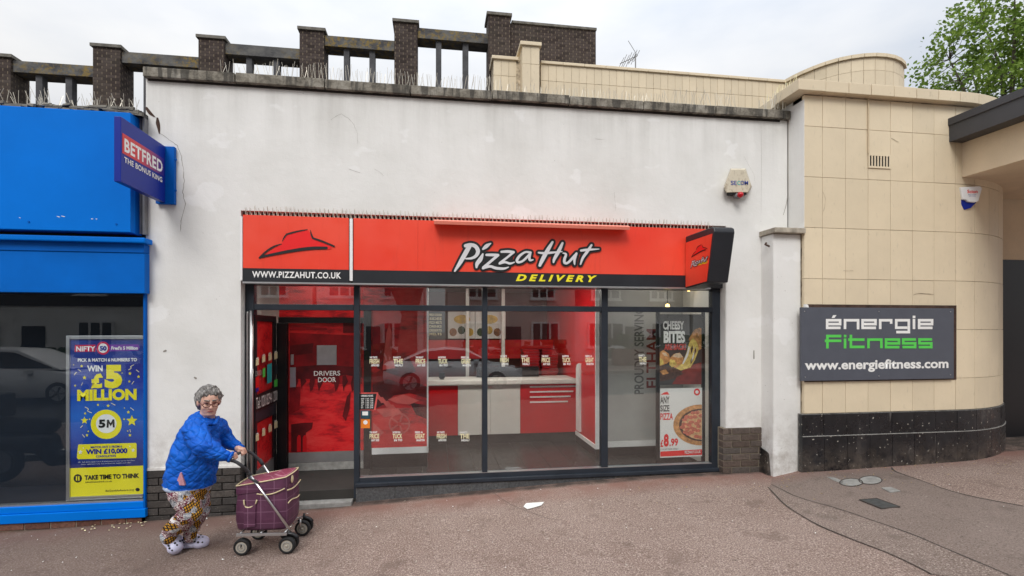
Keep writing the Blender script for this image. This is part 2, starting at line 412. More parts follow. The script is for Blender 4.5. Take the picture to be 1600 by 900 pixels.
def lettering(s, m, parent, O, ex, ey, w, h, bold=.02, shear=0, depth=0, spacing=1, name='lettering', **kw):
    """flat letters filling a w x h box at O in the plane (ex, ey)"""
    O, ex, ey = Vector(O), Vector(ex), Vector(ey); n = ex.cross(ey)
    me = text_mesh(s, bold, shear, 0.5 if depth else 0, spacing)
    xs = [q.co.x for q in me.vertices]; ys = [q.co.y for q in me.vertices]
    x0, x1, y0, y1 = min(xs), max(xs), min(ys), max(ys)
    for q in me.vertices:
        q.co = O + ex * ((q.co.x - x0) / (x1 - x0) * w) + ey * ((q.co.y - y0) / (y1 - y0) * h) + n * (q.co.z + .5 if depth else 0) * depth
    me.materials.clear(); me.materials.append(m)
    return link(name, me, parent, **kw)
EX, EZ = Vector((1, 0, 0)), Vector((0, 0, 1))
def text_px(s, m, parent, u0, u1, v0, v1, Y, **kw):
    x0, x1, z0, z1 = rect(u0, u1, v0, v1, Y)
    return lettering(s, m, parent, (x0, Y, z0), EX, EZ, x1 - x0, z1 - z0, **kw)
def crom(pts, k=6):
    out = []
    P = [pts[0]] + list(pts) + [pts[-1]]
    for i in range(1, len(P) - 2):
        for j in range(k):
            t = j / k
            out.append(tuple(.5 * (2 * P[i][d] + (P[i + 1][d] - P[i - 1][d]) * t + (2 * P[i - 1][d] - 5 * P[i][d] + 4 * P[i + 1][d] - P[i + 2][d]) * t * t + (3 * P[i][d] - P[i - 1][d] - 3 * P[i + 1][d] + P[i + 2][d]) * t ** 3) for d in range(len(pts[0]))))
    out.append(tuple(pts[-1])); return out
def stroke2d(pts, grow=0, smooth=True, round_=True):
    """outline of a brush stroke as 2-D triangles/quads; pts (x, y, width)"""
    p = crom(pts, 6) if smooth else list(pts)
    Lft, Rgt = [], []
    for i, (x, y, w) in enumerate(p):
        w = max(w + grow, .001)
        if smooth:
            a, b = p[max(i - 1, 0)], p[min(i + 1, len(p) - 1)]
            d = Vector((b[0] - a[0], b[1] - a[1])); d = d.normalized() if d.length > 1e-9 else Vector((1, 0)); n = Vector((-d.y, d.x))
            k = 1
        else:
            ds = []
            if i > 0: ds.append((Vector((x, y)) - Vector(p[i - 1][:2])).normalized())
            if i < len(p) - 1: ds.append((Vector(p[i + 1][:2]) - Vector((x, y))).normalized())
            d = sum(ds, Vector((0, 0))).normalized(); n = Vector((-d.y, d.x))
            k = 1 / max(.35, n.dot(Vector((-ds[0].y, ds[0].x))))
        Lft.append(Vector((x, y)) + n * w / 2 * k); Rgt.append(Vector((x, y)) - n * w / 2 * k)
    vs = [q for pr in zip(Lft, Rgt) for q in pr]
    fs = [(2 * i, 2 * i + 1, 2 * i + 3, 2 * i + 2) for i in range(len(p) - 1)]
    if round_:
        for end, q in ((0, p[0]), (1, p[-1])):
            i = 0 if end == 0 else len(p) - 1
            r = max(q[2] + grow, .001) / 2; j = 1 if end == 0 else len(p) - 2
            d = (Vector(q[:2]) - Vector(p[j][:2])).normalized(); a0 = math.atan2(d.y, d.x)
            o = len(vs); vs.append(Vector(q[:2]))
            for k in range(9):
                t = a0 - math.pi / 2 + math.pi * k / 8
                vs.append(Vector((q[0] + r * math.cos(t), q[1] + r * math.sin(t))))
            fs += [(o, o + 1 + k, o + 2 + k) for k in range(8)]
    return vs, fs
def strokes(name, m, parent, list_, mapf, grow=0, smooth=True, round_=True, polys=(), step=.0003, **kw):
    """mapf(x, y, layer) -> world point"""
    b = MB(); L = 0
    for st in list_:
        vs, fs = stroke2d(st, grow, smooth, round_)
        b.add([mapf(q.x, q.y, L * step) for q in vs], fs); L += 1
    for pl in polys:
        b.add([mapf(q[0], q[1], L * step) for q in pl], [tuple(range(len(pl)))]); L += 1
    me = bpy.data.meshes.new(name); me.from_pydata(b.v, [], b.f); me.materials.append(m)
    return link(name, me, parent, **kw)
def pxmap(Y, ox=0, oy=0, k=1):
    return lambda x, y, l: PX(ox + x / k, oy + y / k, Y - l)
def poly_px(name, m, parent, pts, Y, **kw):
    me = bpy.data.meshes.new(name); me.from_pydata([PX(u, v, Y) for u, v in pts], [], [tuple(range(len(pts)))]); me.materials.append(m)
    return link(name, me, parent, **kw)
def disc_pts(u, v, ru, rv=None, n=24, a0=0): return [(u + ru * math.cos(a0 + 2 * math.pi * k / n), v + (rv or ru) * math.sin(a0 + 2 * math.pi * k / n)) for k in range(n)]
def star_pts(u, v, r, n=5, a0=-math.pi / 2): return [(u + (r if k % 2 == 0 else r * .45) * math.cos(a0 + math.pi * k / n), v + (r if k % 2 == 0 else r * .45) * math.sin(a0 + math.pi * k / n)) for k in range(2 * n)]
def polys_px(name, m, parent, plist, Y, **kw):
    b = MB()
    for i, pl in enumerate(plist): b.add([PX(u, v, Y - i * .0001) for u, v in pl], [tuple(range(len(pl)))])
    me = bpy.data.meshes.new(name); me.from_pydata(b.v, [], b.f); me.materials.append(m)
    return link(name, me, parent, **kw)
def spikes(name, parent, pts, h=.17, spread=.04, r=.0022, m=None):
    b = MB()
    for p in pts:
        p = Vector(p)
        for q in range(2):
            t = p + Vector((random.uniform(-spread, spread), random.uniform(-spread, spread), h * random.uniform(.75, 1.1)))
            b.tube([p, t], r, 3, False)
    return b.build(name, m or M['wire'], parent, kind='stuff')
_brick_mesh = {}
def brick(parent, x0, x1, y0, y1, z0, z1, m, name='brick'):
    key = (round(x1 - x0, 3), round(y1 - y0, 3), round(z1 - z0, 3), m.name)
    if key not in _brick_mesh:
        b = MB().box(-(x1 - x0) / 2, (x1 - x0) / 2, -(y1 - y0) / 2, (y1 - y0) / 2, -(z1 - z0) / 2, (z1 - z0) / 2)
        o = b.build('tmp', m, None, bevel=min(.005, (z1 - z0) * .1)); _brick_mesh[key] = o.data; bpy.data.objects.remove(o)
    o = bpy.data.objects.new(name, _brick_mesh[key]); COL.objects.link(o)
    o.location = ((x0 + x1) / 2, (y0 + y1) / 2 + random.uniform(-.0025, .0025), (z0 + z1) / 2)
    if parent is not None: o.parent = parent; o.matrix_parent_inverse = world_of(parent).inverted()
    return o
def brickwork(parent, x0, x1, yf, depth, z0, z1, m, L=.215, H=.065, j=.010, start=0):
    row = 0; z = z1 - H
    while z > z0 - H:
        x = x0 - (0 if (row + start) % 2 == 0 else L / 2)
        while x < x1 - .01:
            a, b = max(x, x0), min(x + L, x1)
            if b - a > .02: brick(parent, a, b, yf, yf + depth, z, z + H, m)
            x += L + j
        row += 1; z -= H + j
#--PART2--
# ================================================================== GROUND
def ground_sheet(name, xs, ys, dz, m, **kw):
    b = MB(); vs = [(x, y, G(x, y) + dz) for y in ys for x in xs]; n = len(xs)
    fs = [(j * n + i, j * n + i + 1, (j + 1) * n + i + 1, (j + 1) * n + i) for j in range(len(ys) - 1) for i in range(n - 1)]
    b.add(vs, fs); return b.build(name, m, None, True, kind='structure', **kw)
frange = lambda a, b, n: [a + (b - a) * i / n for i in range(n + 1)]
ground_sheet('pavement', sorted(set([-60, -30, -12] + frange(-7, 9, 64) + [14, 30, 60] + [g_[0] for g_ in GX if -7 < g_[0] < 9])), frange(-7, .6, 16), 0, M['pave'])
ground_sheet('ground', [-300, -60, 60, 300], [.3, 60, 300], -.45, M['road'])
KR = -7.0
def kerb_z(x): return G(x, -7)
b = MB()
for i in range(60):
    x0 = -30 + i; x1 = x0 + .985
    z = kerb_z(x0)
    b.box(x0, x1, KR - .14, KR - .003, z - .2, z + .002)
b.build('kerb', M['kerb'], None, kind='structure')
b = MB(); xs = [-300, -60, -30, -12, -6, 0, 6, 12, 30, 60, 300]
b.add([(x, y, kerb_z(max(-60, min(60, x))) - .12 - (.0)) for y in (KR - .1, -14) for x in xs], [(i, i + 1, i + 12, i + 11) for i in range(10)])
b.build('road', M['road'], None, kind='structure')
b = MB(); b.add([(x, y, kerb_z(max(-60, min(60, x)))) for y in (-14, -300) for x in xs], [(i, i + 1, i + 12, i + 11) for i in range(10)])
b.add([(x, -14, kerb_z(max(-60, min(60, x))) + dz) for dz in (-.15, 0) for x in xs], [(i, i + 1, i + 12, i + 11) for i in range(10)])
b.build('far_pavement', M['pave_grey'], None, kind='structure')
def patch(name, px, dz, m):
    """a sheet of newer tarmac laid on the pavement, outline measured on the ground"""
    bm = bmesh.new(); vs = []
    for u, v in px:
        p = PG(u, v); vs.append(bm.verts.new((p.x, p.y, 0)))
    bm.faces.new(vs)
    bmesh.ops.triangulate(bm, faces=bm.faces)
    for k in range(5):
        es = [e for e in bm.edges if e.calc_length() > .16]
        if es: bmesh.ops.subdivide_edges(bm, edges=es, cuts=1); bmesh.ops.triangulate(bm, faces=bm.faces)
    for q in bm.verts: q.co.z = G(q.co.x, q.co.y) + dz
    bmesh.ops.recalc_face_normals(bm, faces=bm.faces)
    me = bpy.data.meshes.new(name); bm.to_mesh(me); bm.free(); me.materials.append(m)
    return link(name, me, None, kind='structure')
lineA = [(1206, 748), (1205, 758), (1222, 766), (1240, 775), (1270, 785), (1300, 793), (1340, 806), (1380, 820), (1425, 836), (1470, 855), (1510, 872), (1560, 893), (1600, 910)]
lineB = [(1393, 731), (1400, 738), (1440, 752), (1470, 763), (1500, 772), (1540, 781), (1600, 792)]
lineC = [(1200, 762), (1225, 788), (1250, 805), (1280, 822), (1330, 843), (1380, 862), (1420, 880), (1455, 898)]
patch('pavement_trench', lineA + lineB[::-1], .006, M['pave_smooth'])
patch('pavement_strip', lineC + [(1600, 912)] + lineA[1:][::-1], .005, M['pave_grey'])
def ground_line(name, px, w, dz, m):
    pts = [PG(*q) for q in px]; p2 = crom([(p.x, p.y, w * random.uniform(.6, 1.4)) for p in pts], 5)
    vs, fs = stroke2d(p2, 0, False, False)
    b = MB(); b.add([(q.x, q.y, G(q.x, q.y) + dz) for q in vs], fs)
    return b.build(name, m, None, kind='structure')
ground_line('pavement_joint', lineA[1:], .012, .008, M['crack'])
ground_line('pavement_joint', lineB, .018, .008, M['crack'])
ground_line('pavement_joint', lineC, .009, .008, M['crack'])
ground_line('pavement_joint', [(556, 787), (700, 775), (770, 768), (840, 762), (960, 750), (1130, 740)], .008, .006, M['crack'])
ground_line('pavement_joint', [(768, 768), (800, 790), (860, 812)], .006, .006, M['crack'])
# covers let into the pavement
def cover(name, px, dz, m, label, rim=True):
    pts = [PG(*q) for q in px]; c = sum(pts, Vector()) / len(pts)
    t = thing(name, label, 'utility cover', c)
    b = MB(); up = Vector((0, 0, dz)); b.prism([p - Vector((0, 0, .03)) for p in pts], Vector((0, 0, .03 + dz)))
    b.build('cover_plate', m, t)
    if rim:
        b = MB(); n = len(pts)
        for i in range(n):
            a, d = pts[i], pts[(i + 1) % n]; b.tube([a + up * .9, d + up * .9], .006, 4)
        b.build('rim', M['crack'], t)
    return t
M['iron'] = mat('dark iron cover', (.055, .058, .058), .6, var=.3, scale=30, bump=.004)
M['cement'] = mat('pale cement', (.27, .265, .25), .9, var=.25, scale=14, bump=.004)
cover('utility_cover', [(1343, 783), (1370, 781), (1406, 794), (1378, 797)], .015, M['iron'], 'dark iron rectangular cover set in the smooth tarmac trench')
cover('utility_cover', [(1377, 764), (1392, 763), (1407, 769), (1391, 771)], .015, M['cement'], 'small grey rectangular cover behind the dark iron one', False)
cover('utility_cover', disc_pts(1360, 751.5, 18, 6.5), .009, M['cement'], 'pale oval cement-ringed cover farther right below the black tiles')
cover('utility_cover', disc_pts(1330, 755, 18, 6), .009, M['cement'], 'pale oval cement-smeared cover farther left below the black tiles')
patch('cement_smear', [(1291, 746), (1303, 747), (1318, 753), (1316, 757), (1303, 752)], .009, M['cement'])
# litter
pw = tag(MB().prism([PG(*q) + Vector((0, 0, .008)) for q in [(818, 793), (822, 788), (836, 787), (850, 786), (846, 791), (832, 795), (824, 797)]], (0, 0, .004)).build('paper_scrap', M['white_print'], None), 'torn white paper scrap lying on the tarmac in front of the shop window', 'litter')
pw = tag(MB().prism([PG(*q) + Vector((0, 0, .008)) for q in [(311, 811), (323, 810), (324, 812), (312, 813)]], (0, 0, .004)).build('paper_scrap', M['white_print'], None), 'thin white paper strip lying by the dark brick plinth behind the person', 'litter')
def litter(name, m, n, f, s):
    b = MB()
    for i in range(n):
        x, y = f(); z = G(x, y) + .010; a = random.random() * 6.3; l, w = random.uniform(.3, 1) * s, random.uniform(.2, .5) * s
        ca, sa = math.cos(a), math.sin(a)
        b.add([(x + ca * l - sa * w, y + sa * l + ca * w, z), (x - ca * l - sa * w, y - sa * l + ca * w, z + .004), (x - ca * l + sa * w, y - sa * l - ca * w, z), (x + ca * l + sa * w, y + sa * l - ca * w, z + .006)], [(0, 1, 2, 3)])
    return b.build(name, m, None, kind='stuff')
litter('litter', M['white_print'], 70, lambda: (random.uniform(-4.2, 7), -abs(random.gauss(0, 1.1)) - .05), .010)
litter('litter', mat('dry yellow leaf bits', (.42, .30, .12), .8), 110, lambda: (random.uniform(2, 7), -abs(random.gauss(0, .35)) - .30), .010)
litter('litter', M['cream_print'], 22, lambda: (random.uniform(-3.4, -2.8), -abs(random.gauss(0, .10)) - .05), .016)

# ================================================================== WHITE SHOP
XL, XR = -2.892, 4.236
OPL, OPR = -1.995, 3.435
ZT = ZZ(730, 156, 0) - .0
ZOP = 3.175; ZPL = .515; ZPR = .765
shop = thing('takeaway_shop', 'low white rendered takeaway shop with red fascia and dark framed window', 'shop', (.7, 0, 0))
def wall_cells(name, parent, xs, zs, hole, y0, y1, m):
    b = MB()
    for i in range(len(xs) - 1):
        for j in range(len(zs) - 1):
            if (i, j) in hole: continue
            b.box(xs[i], xs[i + 1], y0, y1, zs[j], zs[j + 1])
    return b.build(name, m, parent)
b = MB()
b.box(XL, OPL, 0, .32, ZPL, ZT); b.box(OPL, OPR, 0, .32, ZOP, ZT); b.box(OPR, XR - .008, 0, .32, ZPR, ZT)
b.build('wall', M['render'], shop)
BX('side_wall', M['render'], shop, XL, XL + .3, .325, 8.4, 0, ZT)
BX('roof', M['grey_conc'], shop, XL, XR - .05, .33, 8.3, ZT - .5, ZT - .35)
BX('render_lip', M['render'], shop, XL, OPL + .03, -.012, -.001, ZPL, ZPL + .025)
# plinth bricks
BX('mortar', M['mortar_dark'], shop, XL + .002, OPL - .002, .006, .3, -.2, ZPL - .002)
brickwork(shop, XL, OPL, -.012, .1, -.06, ZPL - .006, M['brick_dark'], .232, .066, .010)
BX('mortar', M['mortar'], shop, OPR - .045, 3.93, .004, .3, 0, ZPR - .002)
brickwork(shop, OPR - .05, 3.89, -.008, .1, .14, ZPR - .006, M['brick_brown'], .222, .066, .012, 1)
BX('jamb', M['render'], shop, OPR - .012, OPR - .001, .002, .30, ZPR, ZOP)
# coping stones
cj = [222, 367, 507, 641, 769, 890, 1006, 1119, 1224]
cx = [XX(u, -.06) for u in cj]; ZC0, ZC1 = ZT + .002, ZT + .098
for a, q in zip(cx, cx[1:]):
    dz = random.uniform(-.004, .004)
    BX('coping_stone', M['coping'], shop, a + .005, q - .005, -.06 + random.uniform(-.004, .004), .40, ZC0 + dz, ZC1 + dz, .006)
BX('coping_bed', M['mortar_dark'], shop, cx[0] + .03, cx[-1] - .01, -.012, .36, ZT - .02, ZC0 + .03)
BX('coping_stone', M['coping'], shop, cx[-1] + .006, XR - .004, -.055, .3, ZC0, ZC1 + .004, .006)
spikes('bird_spikes', shop, [(x, -.01 + random.uniform(-.02, .05), ZC1) for x in frange(XX(420, 0), XX(780, 0), 62)], .165, .035)
spikes('bird_spikes', shop, [(x, .02, ZC1) for x in frange(XX(785, 0), XX(1040, 0), 40)], .13, .03)
spikes('bird_spikes', shop, [(x, .0, ZC1) for x in frange(XX(1046, 0), XX(1150, 0), 16)], .19, .06)
spikes('bird_spikes', shop, [(x, .02, ZC1) for x in frange(XX(345, 0), XX(415, 0), 7)], .14, .05)
# cracks
def wcrack(px, w, y=-.0015, wob=.0):
    pts = []
    for (a, q) in zip(px, px[1:]):
        for k in range(4):
            t = k / 4; pts.append((a[0] + (q[0] - a[0]) * t + random.uniform(-wob, wob), a[1] + (q[1] - a[1]) * t + random.uniform(-wob, wob), w * random.uniform(.5, 1.3)))
    pts.append((*px[-1], w * .3)); pts = [(a_, b_, c_ * .5) for a_, b_, c_ in pts]
    return strokes('crack', M['wallcrack'], shop, [pts], pxmap(y), 0, False, False)
wcrack([(229, 171), (238, 180), (247, 187), (246, 196), (249, 208), (265, 219), (277, 227), (284, 245), (286, 262), (288, 283), (285, 300), (290, 318), (283, 345), (282, 362)], 1.5, wob=.8)
strokes('crack', M['rust'], shop, [[(246, 185, 3), (246.5, 192, 6), (248, 200, 4.5), (249, 208, 2)], [(229, 169, 4), (234, 176, 5), (241, 182, 2)]], pxmap(-.003))
wcrack([(517, 187), (526, 181), (533, 178), (545, 185), (553, 195), (558, 208), (559, 226)], .6, wob=.5)
wcrack([(1163, 245), (1172, 262), (1178, 272), (1180, 286)], .35)
wcrack([(545, 264), (556, 268), (566, 271)], .6); wcrack([(585, 264), (592, 268), (600, 275)], .6)
wcrack([(930, 217), (944, 218)], .7); wcrack([(960, 300), (962, 330)], .5); wcrack([(1189, 190), (1190, 250), (1189, 338)], .5)
strokes('wall_mark', M['wallcrack'], shop, [[(256, 549, 2.5), (259, 548, 3)], [(304, 590, 2.5), (306, 591, 3)], [(1178, 548, 1.5), (1178, 560, 2)]], pxmap(-.002))
# grey conduit down the left edge
b = MB(); b.box(XX(219, -.03) , XX(223, -.03), -.05, -.002, ZZ(224, 367, 0), ZZ(224, 182, 0)); b.box(XX(224.2, -.05), XX(227.5, -.05), -.07, -.002, ZZ(224, 368, 0), ZZ(224, 188, 0))
b.build('conduit', M['pipe'], shop)

# ------------------------------------------------------------------ shop front
YF = .12
fz0, fz1 = .228, 2.62          # frame bottom / head
def frame_bar(u0, u1, z0, z1, y=YF, d=.09, name='mullion'):
    return BX(name, M['frame'], front, XX(u0, y), XX(u1, y), y, y + d, z0, z1, .004)
front = BX('window_frame', M['frame'], shop, XX(383, YF), XX(396.5, YF), YF, YF + .11, .03, fz1, .004)   # left stile carries the rest
TZ0, TZ1 = 2.150, 2.212
frame_bar(1113, 1125.5, fz0, fz1)
frame_bar(552.7, 561.5, .10, fz1)
frame_bar(753.6, 761.8, .318, fz1); frame_bar(940, 950, .318, fz1)
for a, q in ((397, 552.4), (561.8, 753.3), (762.1, 939.7), (950.3, 1112.7)):
    frame_bar(a, q, TZ0, TZ1, YF - .003, .085, 'transom')
    frame_bar(a, q, 2.415, fz1, YF + .002, .08, 'head_rail')
BX('bottom_rail', M['frame'], front, XX(561.8, YF), XX(1112.7, YF), YF - .004, YF + .1, .262, .318, .004)
BX('sill', M['frame'], front, XX(556, YF), XX(1126, YF), YF - .045, YF + .05, .226, .268, .008)
BX('sill', M['alu'], front, XX(562, YF), XX(1112, YF), YF - .002, YF + .06, .3185, .324)
panes = {}
for i, (a, q) in enumerate(((397, 552.4), (561.8, 753.3), (762.1, 939.7), (950.3, 1112.7))):
    x0, x1 = XX(a, YF), XX(q, YF)
    BX('transom_pane', M['glass'], shop, x0, x1, YF + .035, YF + .041, TZ1, 2.415)
    if i: panes[i] = BX('window_pane', M['glass'], shop, x0, x1, YF + .035, YF + .041, .324, TZ0)
# tiled plinth under the window
M['plinth'] = brick_mat('grey plinth tile', [(0, (.085, .086, .09)), (1, (.125, .127, .13))], .5)
x = XX(556, .09); i = 0
while x < 1.9:
    brick(shop, x, x + .415, .095, .12, -.08, .222, M['plinth'], 'plinth_tile'); x += .42; i += 1
BX('plinth_backing', M['joint_grey'], shop, XX(556, .09) + .002, OPR - .02, .104, .25, -.15, .222)
BX('chrome_post', M['chrome'], shop, XX(386.5, YF) , XX(389.5, YF), YF - .03, YF - .005, .12, 2.13, .004)
b = MB(); b.tube([(XX(393, YF - .03), YF - .035, .16), (XX(393, YF - .03), YF - .035, 2.14)], .020, 12); b.build('door_pull', M['chrome'], shop, True)
# little sticker print on the panes (rows of words)
def sticker(pane, u, v, w, kind, y=YF + .0335):
    a, d, e = kind
    text_px(a, M['white_print'], pane, u - w, u + w * .6, v - 8, v - 5, y, bold=.03, name='sticker')
    text_px(d, M['cream_print'], pane, u - w, u + w, v - 4.2, v + 3.2, y, bold=.025, name='sticker')
    text_px(e, M['white_print'], pane, u - w * .7, u + w, v + 4.2, v + 7.5, y, bold=.03, name='sticker')
SK = [('WE TASTE', 'FRESH', 'APPROVED'), ('FANCY', 'THE', 'MEAL?'), ('THE RIGHT', 'PRICE', 'ANY SIZE'), ('SATISFYING', 'TUCK', 'IN TO'), ('FEED A', 'GREAT', 'MARTIN')]
for j, u in enumerate((585, 622, 657, 692, 728)): sticker(panes[1], u, 565, 7.5, SK[j])
for j, u in enumerate((788, 821, 853, 885, 921)): sticker(panes[2], u, 563, 6.5, SK[j])
sticker(panes[3], 1004, 562, 6, SK[1])
for j, (u, k) in enumerate(((585, 2), (621, 3), (656, 4), (690, 0), (726, 1))): sticker(panes[1], u, 682, 7.5, SK[k])
# opening-hours board and square notices on the first pane
YS = YF + .033
hb = polys_px('notice', M['red_print_pale'], panes[1], [[(562, 613.5), (591, 613), (587, 641), (562, 641)]], YS)
polys_px('notice', M['black_print'], panes[1], [[(562, 615.5), (588.5, 615), (584, 640), (562, 640)]], YS - .001)
text_px('OPENING HOURS', M['white_print'], panes[1], 564, 583, 617, 620, YS - .002, name='sticker')
for k in range(3): text_px('MON\nTUE\nWED\nTHU\nFRI\nSAT' if k == 0 else '11 AM\n11 AM\n11 AM\n11 AM\n11 AM\n11 AM' if k == 1 else '11 PM\n11 PM\n11 PM\n11 PM\n12 PM\n12 PM', M['white_print'], panes[1], 564 + 7 * k, 569 + 7 * k, 622, 638, YS - .002, name='sticker')
M['teal_print'] = mat('dark teal notice', (.02, .07, .10), .5); M['orange_print'] = mat('orange notice', (.80, .22, .02), .5)
polys_px('notice', M['teal_print'], panes[1], [[(563.5, 641), (577.5, 641), (577.5, 654), (563.5, 654)]], YS)
polys_px('notice', M['white_print'], panes[1], [[(566, 643), (575, 643), (575, 649), (566, 649)]], YS - .001)
polys_px('notice', M['orange_print'], panes[1], [[(563.5, 655), (578, 655), (578, 669), (563.5, 669)]], YS)
polys_px('notice', M['white_print'], panes[1], [disc_pts(571, 660, 3.4, n=14)], YS - .001)

# ------------------------------------------------------------------ interior
YL = .95; ZFL = .205
BX('shop_floor', M['mortar_dark'], None, -2.3, 4.15, .125, 6, ZFL - .3, ZFL - .006, kind='structure')
sf = bpy.data.objects['shop_floor']
for i in range(22):
    for j in range(8):
        x0 = -.80 + i * .21 if False else -.80 + i * .32
        if x0 > 3.2: break
        brick(sf, x0 + .003, x0 + .317, .25 + j * .32 + .003, .25 + j * .32 + .317, ZFL - .012, ZFL, M['floor_tile'], 'floor_tile')
BX('ceiling', M['ceiling'], None, -2.3, 4.1, .33, 6, 2.66, 2.74, kind='structure')
M['maroon_paint'] = mat('dark maroon wall paint', (.10, .022, .022), .7)
BX('back_wall', M['maroon_paint'], None, -2.3, 4.1, 4.2, 4.3, 0, 2.66, kind='structure')
BX('interior_wall', M['white_wall'], None, -2.3, -2.2, .33, 4.2, 0, 2.66, kind='structure')
BX('interior_wall', M['white_wall'], None, 3.44, 3.54, .33, 1.1, 0, 2.66, kind='structure')
# red lobby wall with the inner door
iw = BX('lobby_wall', M['mural'], None, XX(568, YL) + .003, XX(667, YL), YL, YL + .08, ZFL + .25, 2.66, kind='structure')
BX('skirting', M['white_plastic'], iw, XX(581, YL), XX(668, YL), YL - .012, YL + .06, .375, ZFL + .248)
BX('kickboard', M['frame_black'], iw, XX(570, YL), XX(668, YL), YL - .004, YL + .07, ZFL, .373)
BX('corner_trim', M['white_plastic'], iw, XX(667, YL), XX(667, YL) + .018, YL - .012, YL + .10, ZFL + .17, 2.66)
BX('door_post', M['frame_black'], iw, XX(569, YL), XX(580, YL), YL - .03, YL - .002, ZFL, 2.2)
# mural on the wall right of the door
mm = pxmap(YL - .004)
def mural(name, m, pl, lay): return strokes(name, m, iw, [], lambda x, y, l: PX(x, y, YL - .003 - lay * .0012 - l), polys=pl)
mural('mural_print', M['red_print_mid'], [[(582, 585), (610, 570), (640, 576), (667, 566), (667, 600), (640, 606), (610, 604), (582, 612)], [(582, 510), (600, 505), (606, 545), (596, 570), (582, 572)]], 1)
mural('mural_print', M['red_print_dark'], [[(582, 600), (606, 592), (628, 600), (650, 597), (667, 604), (667, 622), (640, 614), (615, 618), (600, 632), (582, 640)],
      [(588, 575), (600, 560), (622, 566), (640, 560), (650, 580), (630, 590), (610, 584)], [(640, 628), (667, 634), (667, 655), (650, 648)]], 2)
mural('mural_print', M['red_print_pale'], [[(588, 640), (608, 636), (622, 648), (600, 652)], [(606, 624), (630, 616), (655, 626), (640, 632), (620, 630)], [(600, 555), (604, 520), (608, 505), (612, 520), (612, 556), (618, 575), (598, 578)], [(583, 660), (600, 676), (583, 690)]]
      + [[(582 + 8 * k, 616 + 6 * k), (590 + 8 * k, 614 + 6 * k), (596 + 8 * k, 622 + 6 * k), (588 + 8 * k, 624 + 6 * k)] for k in range(5)], 3)
ring = []
for k in range(16):
    a0, a1 = 2 * math.pi * k / 16, 2 * math.pi * (k + .96) / 16
    ring.append([(624 + q * math.cos(a), 662 + q * math.sin(a)) for q, a in ((17, a0), (17, a1), (14.5, a1), (14.5, a0))])
for k in range(5):
    a = 2 * math.pi * k / 5; ca, sa = math.cos(a), math.sin(a)
    ring.append([(624 + 3 * ca - 1 * sa, 662 + 3 * sa + 1 * ca), (624 + 15 * ca - 1.6 * sa, 662 + 15 * sa + 1.6 * ca), (624 + 15 * ca + 1.6 * sa, 662 + 15 * sa - 1.6 * ca), (624 + 3 * ca + 1 * sa, 662 + 3 * sa - 1 * ca)])
mural('mural_print', M['red_print_pale'], ring, 4)
# drivers door
dd = thing('inner_door', 'red printed inner door with small square window lettered for drivers', 'door', ((XX(440, YL) + XX(555, YL)) / 2, YL, ZFL))
BX('door_leaf', M['mural'], dd, XX(451, YL), XX(568, YL), YL + .0, YL + .05, .432, 2.02)
BX('kick_plate', M['alu'], dd, XX(451, YL), XX(568, YL), YL - .004, YL + .05, ZFL + .10, .430)
BX('threshold', M['cement'], dd, XX(451, YL), XX(568, YL), YL - .008, YL + .05, ZFL, ZFL + .097)
BX('door_head', M['frame_black'], dd, XX(436, YL), XX(568, YL), YL - .03, YL + .06, 2.022, 2.09)
BX('upper_panel', M['mural'], dd, XX(436, YL), XX(568, YL), YL + .0, YL + .04, 2.092, 2.66)
BX('door_jamb', M['frame_black'], dd, XX(434, YL), XX(450, YL), YL - .05, YL + .05, ZFL, 2.02)
def ddp(m, pl, lay): return strokes('door_print', m, dd, [], lambda x, y, l: PX(x, y, YL - .002 - lay * .0012 - l), polys=pl)
ddp(M['red_print_mid'], [[(452, 606), (470, 604), (468, 640), (452, 648)], [(453, 510), (510, 512), (512, 516), (453, 516)], [(453, 520), (553, 524), (566, 524), (566, 600), (520, 600), (500, 585), (453, 590)]], 1)
ddp(M['red_print_dark'], [[(453, 574), (500, 570), (566, 574), (566, 590), (540, 586), (500, 592), (453, 592)], [(536, 503), (566, 503), (566, 520), (536, 520)], [(453, 540), (490, 536), (488, 552), (453, 556)],
      [(455, 663), (470, 661), (489, 660), (487, 670), (478, 676), (476, 706), (455, 706)], [(535, 650), (542, 620), (548, 612), (546, 640), (540, 658)]], 2)
ddp(M['red_print_dark'], [[(458 + i * 13 + d, 588), (463 + i * 13 + d, 586), (466 + i * 13, 596), (461 + i * 13 + d, 606 + d), (459 + i * 13, 612), (457 + i * 13, 600)] for i, d in ((0, 1), (1, -2), (2, 2), (3, 0), (5, 1), (6, -1), (7, 2))], 3)
ddp(M['red_wall'], [[(464 + i * 9, 706), (464 + i * 9, 684), (466 + i * 9, 680), (469 + i * 9, 680), (470 + i * 9, 684), (470 + i * 9, 706)] for i in range(2)], 4)
dw = BX('door_window', M['alu'], dd, *rect(495.5, 526, 539.5, 570, YL)[:2], YL - .012, YL - .005, *rect(495.5, 526, 539.5, 570, YL)[2:])
panel('glass', M['chrome'], dw, 497, 524.5, 541, 568.5, YL - .014, YL - .0125)
text_px('DRIVERS', M['white_print'], dd, 490.5, 531.5, 579.5, 587, YL - .012, bold=.01); text_px('DOOR', M['white_print'], dd, 497, 525, 589.5, 597, YL - .012, bold=.01)
panel('push_plate', M['alu'], dd, 453, 462, 574, 605, YL - .014, YL - .006)
panel('handle', M['alu'], dd, 454, 458.5, 554, 570, YL - .03, YL - .006, .004)
